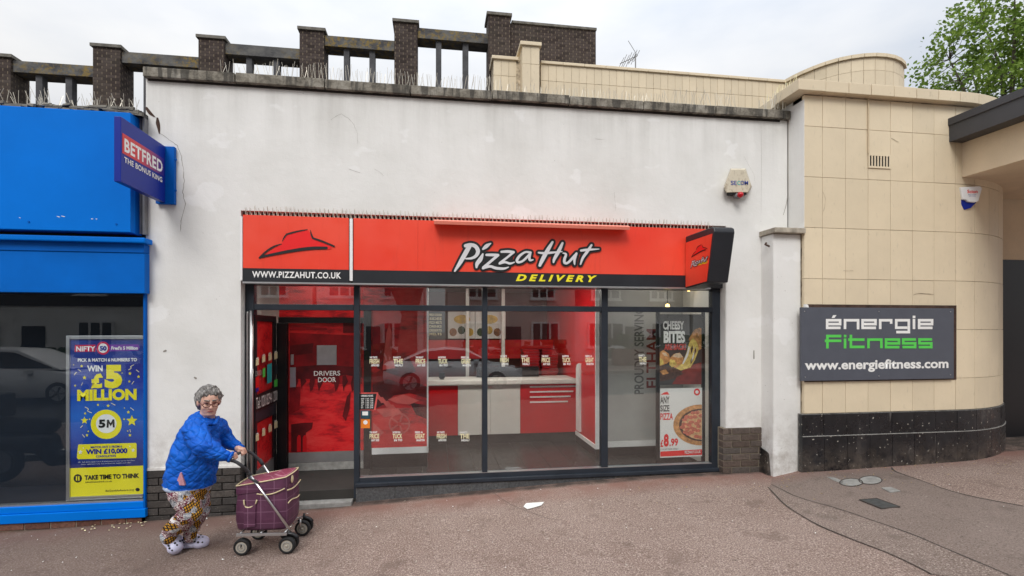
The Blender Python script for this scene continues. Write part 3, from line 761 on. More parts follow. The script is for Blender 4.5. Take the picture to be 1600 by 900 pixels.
# open glazed door leaf, folded back at the left of the lobby
xd = XX(398, YF); yd0, yd1 = YF + .01, YL - .08
leaf = thing('open_door', 'open glazed shop door folded inward showing phone number and stickers', 'door', (xd, yd0, ZFL))
def LD(u, v):  # point on the leaf plane x = xd
    a = (u - 800) / FPX; dirx = sT + cT * a; diry = cT - sT * a
    t = xd / dirx; return Vector((xd, CAM.y + t * diry, CAM.z + t * (VH - v) / FPX))
for nm, ya, yb, za, zb in (('stile', yd0, yd0 + .04, ZFL, 2.10), ('stile', yd1 - .10, yd1, ZFL, 2.10), ('top_rail', yd0 + .04, yd1 - .10, 2.03, 2.10), ('mid_rail', yd0 + .04, yd1 - .10, .93, 1.10), ('bottom_rail', yd0 + .04, yd1 - .10, ZFL, ZFL + .22)):
    BX(nm, M['frame_black'] if nm != 'bottom_rail' else M['alu'], leaf, xd - .045, xd, ya, yb, za, zb, .003)
BX('glass_panel', M['mural'], leaf, xd - .026, xd - .020, yd0 + .04, yd1 - .10, 1.10, 2.03); BX('glass_panel', M['mural'], leaf, xd - .026, xd - .020, yd0 + .04, yd1 - .10, ZFL + .22, .93)
def leaf_poly(name, m, px, dx=.002):
    me = bpy.data.meshes.new(name); me.from_pydata([LD(u, v) + Vector((dx, 0, 0)) for u, v in px], [], [tuple(range(len(px)))]); me.materials.append(m); return link(name, me, leaf)
def leaf_box(name, m, u0, u1, va, vb, sl=-.45, dx=.002): return leaf_poly(name, m, [(u0, va), (u1, va + sl * (u1 - u0)), (u1, vb + sl * (u1 - u0)), (u0, vb)], dx)
leaf_box('number_band', M['black_print'], 399, 434, 618, 643)
leaf_box('number_band', M['frame'], 399, 431, 645, 660, dx=.003)
p0, p1 = LD(399.5, 637), LD(432.5, 621); eY = Vector((0, 1, 0))
lettering('Tel: 020 8294 1200', M['white_print'], leaf, Vector((xd + .005, p0.y, p0.z - .02)), eY, EZ, p1.y - p0.y, .125, bold=.0)
M['cyan_print'] = mat('turquoise sticker', (.02, .40, .42), .5)
leaf_box('sticker', M['cyan_print'], 417, 424.5, 570, 600, dx=.003); leaf_box('sticker', M['green_print'], 428, 433.5, 594, 605, -.3, .003); leaf_box('sticker', M['green_print'], 410, 414, 576, 590, dx=.003)
leaf_box('sticker', M['hat_red'], 399, 404, 590, 612, dx=.003); leaf_box('sticker', M['frame'], 429, 434, 570, 585, -.3, .003); leaf_box('sticker', M['navy'], 399, 403.5, 607, 613, dx=.0045)
for (u, v) in ((401, 566), (411, 561), (421, 558), (430, 556), (401, 684), (411, 676), (421, 670), (430, 664)):
    leaf_box('sticker', M['cream_print'], u - 2, u + 3, v - 4, v + 6, dx=.004); leaf_box('sticker', M['white_print'], u - 1.5, u + 2, v - 6.5, v - 4.5, dx=.004)
lettering('DROID', M['grey_wall'], leaf, Vector((xd + .004, LD(399, 588).y, LD(399, 588).z)), eY, EZ, .18, .055, bold=0)
# lobby mat and door threshold
BX('door_mat', M['mat_carpet'], None, XX(399, .3), -.80, .16, YL - .06, .10, ZFL - .07, label='black ribbed mat filling the shop doorway', category='door mat')
BX('doorstep', M['cement'], shop, XX(398, YF), XX(552, YF), .0, .158, -.1, .098, .006)
# counter
ctr = thing('shop_counter', 'red and white panelled service counter with pale worktop', 'counter', (1.1, 2.1, ZFL))
YC = 2.1; x670, x716, x814, x914 = XX(662, YC), XX(715.5, YC), XX(813, YC), XX(912, YC)
zc0, zc1 = .345, 1.10
for k, (a, q, m) in enumerate(((x670, x716, 'red_wall'), (x716, XX(766, YC), 'white_wall'), (XX(766, YC), x814, 'white_wall'), (x814, x914, 'red_wall'))):
    BX('front_panel', M[m], ctr, a + .002, q - .002, YC, YC + .04, zc0, zc1, .002)
BX('kickboard', M['floor_tile'], ctr, x670, x914, YC + .03, YC + .5, ZFL, zc0 - .003)
BX('worktop', M['white_wall'], ctr, x670 - .3, x914 + .02, YC - .04, YC + .62, zc1 + .002, zc1 + .075, .012)
for k, v in enumerate((604, 612, 620, 628)): panel('accent_strip', M['white_plastic'], ctr, 828, 900 - 4.2 * k, v - 1.2, v + 1, YC - .006, YC - .001)
# red return wall beside the counter
XRW = 2.17
rw = BX('return_wall', M['red_wall'], None, XRW, XRW + .06, 1.1, 4.2, ZFL + .16, 2.66, kind='structure')
BX('edge_trim', M['white_plastic'], rw, XRW - .01, XRW + .062, 1.085, 1.1, ZFL + .1, 2.66)
BX('skirting', M['white_plastic'], rw, XRW - .012, XRW + .02, 1.1, 2.1, ZFL + .10, ZFL + .158); BX('kickboard', M['frame_black'], rw, XRW - .004, XRW + .03, 1.1, 2.1, ZFL, ZFL + .098)
b = MB(); pr = [(1.35, 1.0), (1.35, 1.28), (1.40, 1.36), (1.50, 1.40), (2.1, 1.40), (2.1, 1.0)]
b.prism([(XRW - .03, y, z) for y, z in [(2.0, .40), (2.0, 1.34), (1.96, 1.40), (1.86, 1.43), (1.80, 1.43), (1.80, .40)]], (.028, 0, 0)); b.build('end_trim', M['white_plastic'], ctr)
# grey wall with vertical words
gw = BX('interior_wall', M['grey_wall'], None, XRW + .065, 3.44, 1.1, 1.18, ZFL + .2, 2.66, kind='structure')
BX('skirting', M['white_plastic'], gw, XRW + .065, 3.44, 1.085, 1.15, ZFL + .12, ZFL + .198); BX('kickboard', M['frame_black'], gw, XRW + .07, 3.44, 1.09, 1.15, ZFL, ZFL + .118)
def vtext(s, m, u0, u1, v0, v1):
    x0, x1, z0, z1 = rect(u0, u1, v0, v1, 1.097)
    lettering(s, m, gw, (x1, 1.097, z0), EZ, -EX, z1 - z0, x1 - x0, bold=.02)
vtext('PROUDLY SERVING', M['grey_print'], 991, 1006, 480, 616); vtext('ELTHAM', M['maroon_print'], 1010, 1028, 514, 606)
# food menu boards above the counter
YM = 3.6
M['menu_dark'] = mat('dark menu board', (.035, .032, .028), .5); M['food_gold'] = mat('golden food print', (.55, .36, .06), .5, var=.5, scale=9); M['food_brown'] = mat('browned food print', (.26, .12, .05), .5, var=.5, scale=12); M['food_green'] = mat('dark green food print', (.04, .06, .02), .5, var=.4, scale=9)
for k, (a, q) in enumerate(((668, 700), (700, 742), (743, 790))):
    mb = tag(panel('menu_board', M['menu_dark'] if k == 0 else M['white_wall'], None, a, q, 487, 529, YM, YM + .05), ('dark lettered menu board at the left end above the counter', 'pale menu board with golden food pictures in the middle above the counter', 'pale menu board with dark food pictures at the right above the counter')[k], 'menu board')
    if k == 0:
        for j in range(6): text_px(('FRESH DOUGH', 'SIDES', 'PIZZA MELTS', 'DRINKS', 'DESSERTS', 'MELTS')[j], M['cream_print'], mb, a + 3, a + 22, 490 + j * 6, 494 + j * 6, YM - .004)
    else:
        for j in range(3): polys_px('food_print', M[('food_gold', 'food_brown', 'food_green')[(j + k) % 3]], mb, [disc_pts(a + 8 + j * 13, 519 - 3 * (j % 2), 6, 6.5, 10, j)], YM - .004)
        polys_px('food_print', M['food_gold'], mb, [disc_pts(a + 22, 499, 13, 7, 14)], YM - .006)
tag(panel('menu_rail', M['red_wall'], None, 668, 925, 531, 560, YM + .06, YM + .1), 'red board running along the back wall behind the counter', 'board')
for k, u in enumerate((728, 784)): tag(panel('back_post', M['white_wall'], None, u, u + 5, 450, 600, 3.3, 3.36), ('white upright post behind the counter under the menu boards', 'white upright post behind the counter right of the first mullion')[k], 'post')
# pizza box stacks
for s_, (u, nm) in enumerate(((831, 'left'), (855, 'right'))):
    x = XX(u, 2.9)
    for k in range(13):
        z = 1.0 + k * .047
        o = BX('pizza_box', M['brick_red'] if False else M['red_print_mid'], None, x - .16 + random.uniform(-.012, .012), x + .16 + random.uniform(-.012, .012), 2.8, 3.1, z, z + .043, .003)
        tag(o, 'closed pizza box, %s its stack %s' % (('lowest of' if k == 0 else 'topmost of' if k == 12 else ('second', 'third', 'fourth', 'fifth', 'sixth', 'seventh')[k - 1] + ' from the bottom of' if k < 7 else ('sixth', 'fifth', 'fourth', 'third', 'second')[k - 7] + ' from the top of'), 'nearer the red return wall' if s_ else 'nearer the middle mullion'), 'pizza box', 'pizza boxes stacked behind the counter')
BX('back_shelf', M['frame_black'], None, XX(742, 2.8), XX(900, 2.8), 2.76, 3.2, .9, .998, label='dark shelf carrying the pizza boxes behind the counter', category='shelf')
till = thing('card_till', 'small black till screen standing on the counter worktop', 'till', (XX(690, 2.3), 2.3, 1.18))
BX('base', M['frame_black'], till, XX(687, 2.3), XX(694, 2.3), 2.25, 2.4, 1.178, 1.19); BX('screen', M['frame_black'], till, XX(686, 2.3), XX(695, 2.3), 2.3, 2.33, 1.195, 1.28)
BX('menu_screen', M['frame_black'], None, XX(745, 2.5), XX(842, 2.5), 2.5, 2.56, 1.178, 1.34, label='long low black display lying on the back of the counter', category='display')
# lit pendant lamps near the window and ceiling tubes
M['lamp_glow'] = emis('warm lamp glow', (1, .66, .22), 4)
for k, (u, v, Y) in enumerate(((1043, 478, .85), (1076, 452, .75))):
    p = PX(u, v, Y); t = thing('pendant_lamp', ('small lit golden pendant lamp hanging low above the cheesy poster', 'small lit golden pendant lamp hanging higher beside the right jamb')[k], 'lamp', p)
    b = MB().ell(p, (.028, .028, .03)); b.build('bulb', M['lamp_glow'], t, True)
    MB().tube([p + Vector((0, 0, .03)), (p.x, p.y, 2.655)], .004, 6).build('cord', M['frame_black'], t)
for k, (x, y) in enumerate(((-1.35, .55), (.35, 1.3), (1.25, 1.3), (1.2, 2.3), (2.85, .65))):
    t = thing('ceiling_light', ('lit ceiling tube above the shop doorway', 'lit ceiling tube above the middle of the shop floor', 'lit ceiling tube above the right of the counter front', 'lit ceiling tube behind the counter', 'lit ceiling tube above the two posters')[k], 'ceiling light', (x, y, 2.655))
    BX('housing', M['white_plastic'], t, x - .42, x + .42, y - .05, y + .05, 2.63, 2.657); BX('tube', emis('ceiling tube glow', (1, .94, .85), (14, 92, 92, 8, 11)[k]), t, x - .40, x + .40, y - .035, y + .035, 2.612, 2.6295)
# poster stands
for k, (u0, u1) in enumerate(((1026, 1031), (1097.3, 1101.8))):
    tag(panel('poster_post', M['frame_black'], None, u0, u1, 484, 726, .285, .315), ('black upright post at the left edge of the window posters', 'black upright post at the right edge of the window posters')[k], 'post')
def poster(name, label, u0, u1, v0, v1, Y, m):
    return tag(panel(name, m, None, u0, u1, v0, v1, Y, Y + .006), label, 'poster')
YP = .27
M['poster_dark'] = mat('dark grey poster paper', (.055, .055, .055), .5, var=.3, scale=3)
cp = poster('poster', 'dark food poster lettered cheesy bites in the shop window', 1030.5, 1096.5, 491, 601, YP, M['poster_dark'])
text_px('CHEESY', M['white_print'], cp, 1036, 1069, 501.5, 515, YP - .003, bold=.04); text_px('BITES', M['white_print'], cp, 1037, 1070.5, 517, 536, YP - .003, bold=.05); text_px('ARE BACK!', M['red_print_pale'], cp, 1038, 1071.5, 537, 547, YP - .003, bold=.04)
M['cheese'] = mat('melted cheese print', (.80, .56, .16), .5, var=.4, scale=25); M['bun'] = mat('baked bread print', (.60, .29, .11), .5, var=.5, scale=22); M['pale_bun'] = mat('pale bread print', (.74, .58, .40), .5, var=.3, scale=22); M['dark_food'] = mat('dark shadowed food print', (.09, .045, .035), .5, var=.6, scale=25); M['poster_red'] = mat('dull red poster glow', (.22, .035, .03), .5, var=.5, scale=6)
def pp(m, pl, Y, par): return polys_px('food_print', m, par, pl, Y)
pp(M['poster_red'], [[(1060, 585), (1075, 572), (1096, 566), (1096, 600.5), (1050, 600.5)]], YP - .0015, cp)
pp(M['dark_food'], [[(1031, 571), (1045, 573), (1062, 578), (1068, 584), (1052, 592), (1031, 596)]], YP - .002, cp)
pp(M['bun'], [[(1031, 550), (1037, 547), (1045, 553), (1048, 563), (1042, 568), (1031, 572)], [(1046, 560), (1053, 553), (1062, 551), (1068, 558), (1067, 568), (1055, 575), (1046, 570)], [(1076, 530), (1085, 515), (1093, 512), (1096, 513), (1096, 545), (1090, 548), (1083, 542)], [(1031, 580), (1040, 577), (1045, 583), (1036, 586)]], YP - .003, cp)
pp(M['pale_bun'], [[(1050, 557), (1056, 552), (1063, 552), (1067, 558), (1060, 559)], [(1034, 551), (1040, 551), (1044, 557), (1038, 556)]], YP - .0042, cp)
pp(M['cheese'], [[(1077, 535), (1083, 528), (1089, 535), (1092, 546), (1086, 562), (1079, 574), (1064, 579), (1056, 575), (1066, 568), (1073, 550)], [(1047, 561), (1054, 563), (1058, 570), (1050, 574), (1046, 570)], [(1031, 559), (1036, 562), (1037, 569), (1031, 571)]], YP - .0042, cp)
pp(M['dark_food'], [[(1079, 545), (1082, 539), (1083, 545), (1080, 554)], [(1085, 548), (1087, 542), (1088, 549), (1085, 556)], [(1079, 563), (1083, 556), (1083, 562), (1079, 570)]], YP - .0055, cp)
pp(M['white_print'], [[(1073, 552), (1076, 541), (1078, 543), (1075, 556), (1068, 569), (1066, 568)], [(1083, 553), (1085, 548), (1084, 558), (1080, 566)]], YP - .0068, cp)
ap = poster('poster', 'white poster offering any size pizza with a pepperoni pizza picture', 1031.5, 1097, 606.5, 714, YP, M['white_print'])
HAT = [(415, 310), (470, 205), (765, 125), (800, 160), (830, 255), (1100, 360), (1105, 390), (1060, 405), (700, 400), (160, 490), (400, 330)]
text_px('ANY', M['black_print'], ap, 1031.8, 1046, 619.5, 630.5, YP - .003, bold=.022); text_px('SIZE', M['black_print'], ap, 1031.8, 1046, 633, 643, YP - .003, bold=.022); text_px('PIZZA', M['hat_red'], ap, 1031.8, 1051.5, 645.5, 656, YP - .003, bold=.02)
text_px('£', M['hat_red'], ap, 1032, 1036.5, 687, 698.5, YP - .003, bold=.03); text_px('8', M['hat_red'], ap, 1037, 1045, 678, 698, YP - .003, bold=.05); text_px('.99', M['hat_red'], ap, 1046, 1059.5, 685, 697, YP - .003, bold=.03)
text_px('COLLECTION ONLY', M['black_print'], ap, 1032, 1060, 700.5, 703, YP - .003, bold=0)
pp(M['hat_red'], [[(1031.8, 705.5), (1096.8, 702), (1096.8, 710.5), (1031.8, 713.5)]], YP - .002, ap); text_px('PIZZAHUT.CO.UK', M['white_print'], ap, 1070, 1095, 704, 708.5, YP - .004, bold=.03)
pp(M['hat_red'], [[(1031.8, 617), (1036, 614.5), (1038, 613), (1043, 612), (1044, 614), (1046, 616.5), (1038, 616.5)], disc_pts(1089, 612.5, 5, 5.5, 16)], YP - .003, ap); pp(M['white_print'], [disc_pts(1089, 612.5, 2.6, 2.8, 10)], YP - .0045, ap)
def clip(pts, umax): return [(min(u, umax), v) for u, v in pts]
pp(M['bun'], [clip(disc_pts(1095, 664, 43, 32, 40), 1096.7)], YP - .002, ap)
pp(M['dark_food'], [clip(disc_pts(1096, 664, 35, 25.5, 40), 1096.7)], YP - .003, ap)
M['cheese_pale'] = mat('pale pizza cheese print', (.74, .44, .22), .5, var=.4, scale=30); pp(M['cheese_pale'], [clip(disc_pts(1097, 664, 32, 23, 40), 1096.7)], YP - .0042, ap)
M['pepperoni'] = mat('pepperoni print', (.62, .17, .11), .5, var=.4, scale=30)
pep = []
rr = random.Random(3)
for i in range(140):
    a = rr.uniform(math.pi * .5, math.pi * 1.5); q = math.sqrt(rr.random()); u, v = 1096 + 31 * q * math.cos(a), 664 + 21 * q * math.sin(a)
    if all((u - a_) ** 2 + (v - b_) ** 2 > 26 for a_, b_ in pep): pep.append((u, v))
polys_px('food_print', M['pepperoni'], ap, [clip(disc_pts(u, v, rr.uniform(3.6, 4.8), rr.uniform(2.5, 3.3), 9, rr.random()), 1096.6) for u, v in pep], YP - .0055)
#--PART3--
# ================================================================== FASCIA SIGN
FY = -.03
fs = thing('fascia_sign', 'long red and charcoal shop fascia with white rimmed script lettering', 'shop sign', (.6, FY, 2.44))
zf0, zf1, zfb = 2.436, 3.125, 2.575
xs = [XX(379.5, FY), XX(546, FY), XX(552, FY), XX(653, FY), XX(822, FY), XX(908, FY), XX(1110, FY)]
for a, q in ((0, 1), (2, 3), (3, 4), (4, 5), (5, 6)):
    BX('red_panel', M['red_sign'], fs, xs[a] + .0006, xs[q] - .0006, FY, FY + .08, zfb, zf1)
for a, q in ((0, 1), (2, 4), (4, 6)):
    BX('base_band', M['sign_black'], fs, xs[a] + .001, xs[q] - .001, FY - .004, FY + .08, zf0, zfb - .0015)
BX('end_strip', M['white_plastic'], fs, XX(375.8, FY), XX(379.2, FY), FY - .012, FY + .08, zf0 + .01, zf1 - .02, .003)
BX('divider', M['white_plastic'], fs, XX(546.6, FY), XX(551.4, FY), FY - .016, FY + .08, zf0 + .02, zf1 - .01, .003)
BX('divider', M['frame_black'], fs, XX(545.4, FY), XX(546.4, FY), FY - .006, FY + .07, zf0, zf1); BX('divider', M['frame_black'], fs, XX(551.5, FY), XX(552.2, FY), FY - .006, FY + .07, zf0, zf1)
BX('under_trim', M['alu'], fs, XX(379, FY), XX(1110, FY), FY - .006, FY + .12, zf0 - .018, zf0 - .001)
BX('backing', M['frame_black'], fs, OPL + .01, OPR - .02, FY + .085, .18, zf0, ZOP - .03)
# hat emblem
hm = pxmap(FY - .004, 395, 345, 9)
def hat(parent, mapf, g=0):
    strokes('hat_emblem', M['hat_red'], parent, [], lambda x, y, l: mapf(x, y, l + .001), polys=[HAT])
    strokes('hat_outline', M['black_print'], parent, [[(95, 520, 26), (150, 500, 32), (500, 430, 42), (800, 388, 46), (1035, 382, 40)], [(95, 520, 26), (190, 430, 26), (300, 360, 24), (402, 326, 10)], [(415, 287, 8), (440, 238, 20), (475, 190, 24)], [(475, 190, 24), (600, 155, 24), (765, 123, 12)], [(810, 133, 7), (823, 190, 20), (845, 245, 26)], [(845, 245, 26), (980, 290, 26), (1142, 358, 24)]], lambda x, y, l: mapf(x, y, l + .003), smooth=True)
hat(fs, hm)
SCRIPT = [[(175, 122, 34), (225, 112, 36), (275, 128, 38), (300, 175, 40), (280, 222, 32), (235, 246, 24), (178, 251, 14)],
 [(212, 130, 44), (170, 205, 46), (118, 295, 38), (68, 374, 18)],
 [(348, 205, 18), (325, 255, 42), (292, 300, 38), (285, 337, 20)], [(350, 155, 20), (385, 125, 38), (427, 98, 12)],
 [(385, 213, 24), (440, 213, 28), (500, 216, 28)], [(500, 216, 28), (430, 275, 26), (355, 340, 30)], [(350, 346, 24), (420, 328, 26), (480, 345, 28), (555, 350, 24), (605, 335, 10)],
 [(535, 182, 22), (600, 179, 28), (655, 186, 26)], [(655, 186, 24), (590, 240, 22), (520, 295, 26)], [(515, 301, 20), (570, 286, 22), (620, 299, 22), (665, 286, 10)],
 [(825, 190, 24), (775, 185, 20), (720, 220, 26), (690, 265, 28), (702, 286, 24), (745, 275, 22), (800, 225, 24), (825, 195, 20)], [(826, 192, 18), (815, 235, 26), (820, 265, 24), (850, 262, 12)],
 [(1045, 85, 22), (1000, 160, 38), (950, 250, 40), (918, 318, 28)], [(905, 190, 16), (960, 196, 24), (1040, 190, 22), (1140, 180, 10)], [(1145, 95, 22), (1110, 170, 36), (1065, 250, 30), (1055, 287, 16)],
 [(1150, 195, 12), (1180, 207, 22), (1165, 255, 28), (1167, 292, 26), (1200, 290, 24), (1250, 240, 26), (1285, 197, 20)], [(1285, 200, 20), (1265, 260, 26), (1266, 307, 14)],
 [(1435, 115, 20), (1400, 170, 28), (1350, 240, 26), (1325, 307, 14)], [(1330, 170, 22), (1400, 161, 24), (1510, 155, 8)]]
sm = pxmap(FY - .008, 700, 365, 6.4)
def script(parent, mapf, step):
    strokes('script_border', M['black_print'], parent, SCRIPT, mapf, 44, step=step, polys=[[(180, 140), (300, 140), (300, 240), (170, 250)], [(360, 200), (660, 180), (640, 320), (360, 340)], [(690, 190), (830, 190), (830, 270), (700, 290)]])
    strokes('script_lettering', M['letter_grey'], parent, SCRIPT, lambda x, y, l: mapf(x, y, l + step * 26), 0, step=step)
script(fs, sm, .0003)
text_px('DELIVERY', M['yellow_print'], fs, 806, 933, 429.5, 440, FY - .006, bold=.045, shear=.3, spacing=1.55)
text_px('WWW.PIZZAHUT.CO.UK', M['white_print'], fs, 394, 533, 424.5, 434.5, FY - .006, bold=.025, spacing=1.1)
# trough light
x0, x1 = XX(678, FY - .12), XX(983, FY - .12); zt = ZZ(830, 352.5, FY - .12)
b = MB(); b.prism([(x0, FY - .14, zt - .02), (x0, FY - .15, zt + .015), (x0, FY - .11, zt + .035), (x0, FY - .002, zt + .04), (x0, FY - .002, zt + .015), (x0, FY - .09, zt - .005)], (x1 - x0, 0, 0))
M['trough'] = mat('coral painted trough', (.82, .24, .17), .35, var=.05)
b.build('trough_light', M['trough'], fs, bevel=.003)
spikes('bird_spikes', fs, [(x, FY + .012, zf1 + .001) for x in frange(XX(383, FY), XX(1108, FY), 118)], .095, .010, .0022)
# shelf bar hidden above sign: short uprights
b = MB()
for x in frange(XX(386, .05), XX(1105, .05), 118): b.box(x, x + .014, .03, .05, zf1 - .02, ZOP - .004)
b.build('spike_clips', M['wire'], shop, kind='stuff')

# corner projecting sign
cs = thing('projecting_sign', 'charcoal wedge shaped sign box with small red printed end panel', 'shop sign', (3.0, -.3, 2.45))
cx0 = XX(1071, FY - .006); cx1 = cx0 + .235
def yfor(u, x):  # depth at which the line x crosses sight line u
    a = (u - 800) / FPX; return CAM.y + x / (sT + cT * a) * (cT - sT * a)
yt, yb = yfor(1116, cx0), yfor(1106, cx0)
zt_ = ZZ(1116, 353, yt); zb_ = ZZ(1106, 441, yb)
prof = [(FY - .01, zb_ - .03), (yb, zb_), (yt, zt_ - .06), (yt + .012, zt_ - .018), (yt + .05, zt_), (FY - .01, zt_)]
MB().prism([(cx0, y, z) for y, z in prof], (cx1 - cx0, 0, 0)).build('sign_box', M['sign_black'], cs, bevel=.012)
ip = [(FY - .02, zb_ - .012), (yb + .022, zb_ + .012), (yt + .035, zt_ - .075), (FY - .02, zt_ - .075)]
MB().prism([(cx0 - .006, y, z) for y, z in ip], (.008, 0, 0)).build('end_panel', M['red_sign'], cs)
def CSM(u, v, l, dx=.007):
    x = cx0 - dx - l; y = yfor(u, x); a = (u - 800) / FPX; t = (y - CAM.y) / (cT - sT * a); return Vector((x, y, CAM.z + t * (VH - v) / FPX))
def csm(z1, org, k):   # emblem zoomed coordinates (8.18 px per px from 1055,340), sheared in perspective
    return lambda x, y, l: CSM(1055 + (org[0] + x * k[0]) / 8.18, 340 + (org[1] + y * k[1] + x * k[2]) / 8.18, l)
hat(cs, csm(0, (190, 345), (.19, .32, -.055)))
script(cs, csm(0, (190, 535), (.152, .30, -.052)), .00025)
o = CSM(1089.5, 415, 0); o2 = CSM(1106, 412, 0)
lettering('DELIVERY', M['yellow_print'], cs, o - Vector((.0, 0, 0)), Vector((0, -1, 0)), EZ, abs(o2.y - o.y), .026, bold=.03)

# ================================================================== ALARM BOXES
def alarm_front(pts, Y0, Y1, m, parent, name, bevel=.006, ins=1):
    c = (sum(p[0] for p in pts) / len(pts), sum(p[1] for p in pts) / len(pts))
    b = MB(); A = [PX(u, v, Y0) for u, v in pts]
    B = [Vector((PX(c[0] + (u - c[0]) * ins, c[1] + (v - c[1]) * ins, Y1)[0], Y1, PX(c[0] + (u - c[0]) * ins, c[1] + (v - c[1]) * ins, Y1)[2])) for u, v in pts]
    b.loft([A, B]); return b.build(name, m, parent, bevel=bevel)
def grime(name, base):
    q = NB(name); c = q.mix(q.ramp(q.noise(26, 6, .7, q.map((1, 1, .5))), [(.50, 0), (.68, .75)]), base, (.26, .20, .13)); return q.fin(c, .55)
M['grimy'] = grime('grimy cream plastic', (.60, .54, .42)); M['lamp_red'] = mat('red lens', (.50, .01, .02), .2)
z1 = 12.857
def Z1(*pp_): return [(1115 + x / z1, 255 + y / z1) for x, y in pp_]
a1 = thing('alarm_box', 'grimy cream bell box with red lamp below on the white wall', 'alarm box', PX(1152, 288, 0))
alarm_front(Z1((340, 105), (645, 105), (770, 470), (700, 600), (250, 600), (200, 490)), -.005, -.10, M['grimy'], a1, 'cover', .006, .93)
b = MB(); b.box(XX(1141, -.08), XX(1166, -.08), -.085, -.01, ZZ(1153, 304, -.08), ZZ(1153, 300, -.08)); b.build('lamp_tray', M['frame_black'], a1)
p = PX(1152, 306, -.07); MB().tube([p + Vector((-.01, .03, .01)), p + Vector((0, -.03, -.01))], .034, 14).build('lamp_holder', M['pipe'], a1, True)
MB().ell(p + Vector((.008, -.05, .0)), (.036, .036, .034)).build('lamp', M['lamp_red'], a1, True)
M['secom_blue'] = mat('blue letter print', (.02, .05, .30), .5); M['teal_letter'] = mat('turquoise letter print', (.05, .45, .42), .5)
for s_, u0, u1, m in (('S', 1142, 1146.6, 'secom_blue'), ('E', 1147.3, 1151, 'secom_blue'), ('C', 1151.8, 1157, 'teal_letter'), ('O', 1157.2, 1163, 'secom_blue'), ('M', 1163.6, 1169, 'secom_blue')):
    text_px(s_, M[m], a1, u0, u1, 282.5, 289, -.103, bold=.01)
a2 = thing('alarm_box', 'white and navy shield shaped bell box beneath the beige canopy beam', 'alarm box', PX(1511, 310, -.2))
YB = -.27
z2 = 4.5
def Z2(*q): return [(1470 + x / z2, 140 + y / z2) for x, y in q]
# curved facade path
X0B, X1B, RB = 4.247, 6.29, 2.0
def path(s, off=0):   # along the beige front: flat, then a curve turning back
    if s <= X1B - X0B: return Vector((X0B + s, YB - off, 0))
    a = (s - (X1B - X0B)) / RB
    return Vector((X1B + (RB + off) * math.sin(a), YB + RB - (RB + off) * math.cos(a), 0))
def sfor(u):  # distance along the front seen at column u
    lo, hi = 0, 3.6
    for i in range(40):
        m_ = (lo + hi) / 2; p = path(m_); d = p - Vector((CAM.x, CAM.y, 0)); uu = 800 + FPX * (d.x * cT - d.y * sT) / (d.x * sT + d.y * cT)
        lo, hi = (m_, hi) if uu < u else (lo, m_)
    return (lo + hi) / 2
pc = path(sfor(1512)); 
def scn(pts, o0, o1, m, nm, ins, bev=.008):
    s0 = sfor(1512); b = MB(); rings = []
    cu = sum(p[0] for p in pts) / len(pts); cv = sum(p[1] for p in pts) / len(pts)
    base = path(s0); ang = -.16; t = Vector((math.cos(ang), math.sin(ang), 0)); n = Vector((math.sin(ang), -math.cos(ang), 0))
    dep = (base - Vector((CAM.x, CAM.y, 0))); D = dep.x * sT + dep.y * cT
    for o_, k in ((o0, 1), (o1, ins)):
        rings.append([base + n * o_ + t * ((cu + (u - cu) * k - 1512) / FPX * D * 1.12) + Vector((0, 0, CAM.z + D / FPX * (VH - (cv + (v - cv) * k)))) for u, v in pts])
    b.loft(rings); return b.build(nm, m, a2, bevel=bev), base, t, n, D
scn(Z2((105, 705), (250, 690), (262, 705), (232, 800), (200, 835), (160, 848), (130, 800)), -.12, .022, M['navy'], 'back_box', 1)
_, bs, tt, nn, DD = scn(Z2((122, 692), (250, 684), (260, 700), (236, 792), (215, 800), (170, 795), (160, 782), (138, 778)), .023, .048, M['white_plastic'], 'cover', .96, .006)
def scp(u, v, o_): return bs + nn * o_ + tt * ((u - 1512) / FPX * DD * 1.12) + Vector((0, 0, CAM.z + DD / FPX * (VH - v)))
lettering('Scion', M['hat_red'], a2, scp(1506.5, 303.5, .050), tt, EZ, .125, .042, bold=.02)
lettering('SECURITY SYSTEMS', M['secom_blue'], a2, scp(1507.5, 306.5, .050), tt, EZ, .10, .010, bold=.0)
lettering('0800 INSTALLER', M['secom_blue'], a2, scp(1509, 308.6, .050), tt, EZ, .08, .009, bold=.0)

# ================================================================== BUFF TILED BUILDING
bb = thing('tiled_building', 'buff faience tiled corner building with curved wall and black tiled base', 'building', (5.5, 0, .3))
SJ = [sfor(u) for u in (1285.2, 1321, 1356, 1391, 1426, 1459.8, 1493)]
TW = (SJ[-1] - SJ[0]) / 6
cols = [0.0] + [SJ[0] + TW * k for k in range(0, 12)]
rows = [.960] + [1.346 + .594 * k for k in range(6)]; rows = rows[:-1] + [4.325, 4.672]
rows = [.960, 1.346, 1.940, 2.534, 3.130, 3.722, 4.312, 4.672]
SIGN_S0, SIGN_S1 = 0.02, sfor(1491)
def curvebox(b, s0, s1, z0, z1, o0, o1, n=3):
    if s1 <= X1B - X0B + .01: n = 1
    ss = [s0 + (s1 - s0) * k / n for k in range(n + 1)]
    rings = []
    for s in ss:
        a, q = path(s, o0), path(s, o1)
        rings.append([a + EZ * z0, a + EZ * z1, q + EZ * z1, q + EZ * z0])
    b.loft(rings)
for i in range(len(cols) - 1):
    for j in range(len(rows) - 1):
        jj = .0021; d = random.uniform(-.0012, .0012)
        b = MB(); s0 = cols[i] + (jj if i else 0); curvebox(b, s0, cols[i + 1] - jj, rows[j] + jj, rows[j + 1] - jj, d, -.04)
        b.build('tile', M['tile'], bb, bevel=.0025)
b = MB(); curvebox(b, .003, cols[-1] - .01, .25, 4.69, -.012, -.2, 24); b.build('tile_bed', M['joint'], bb)
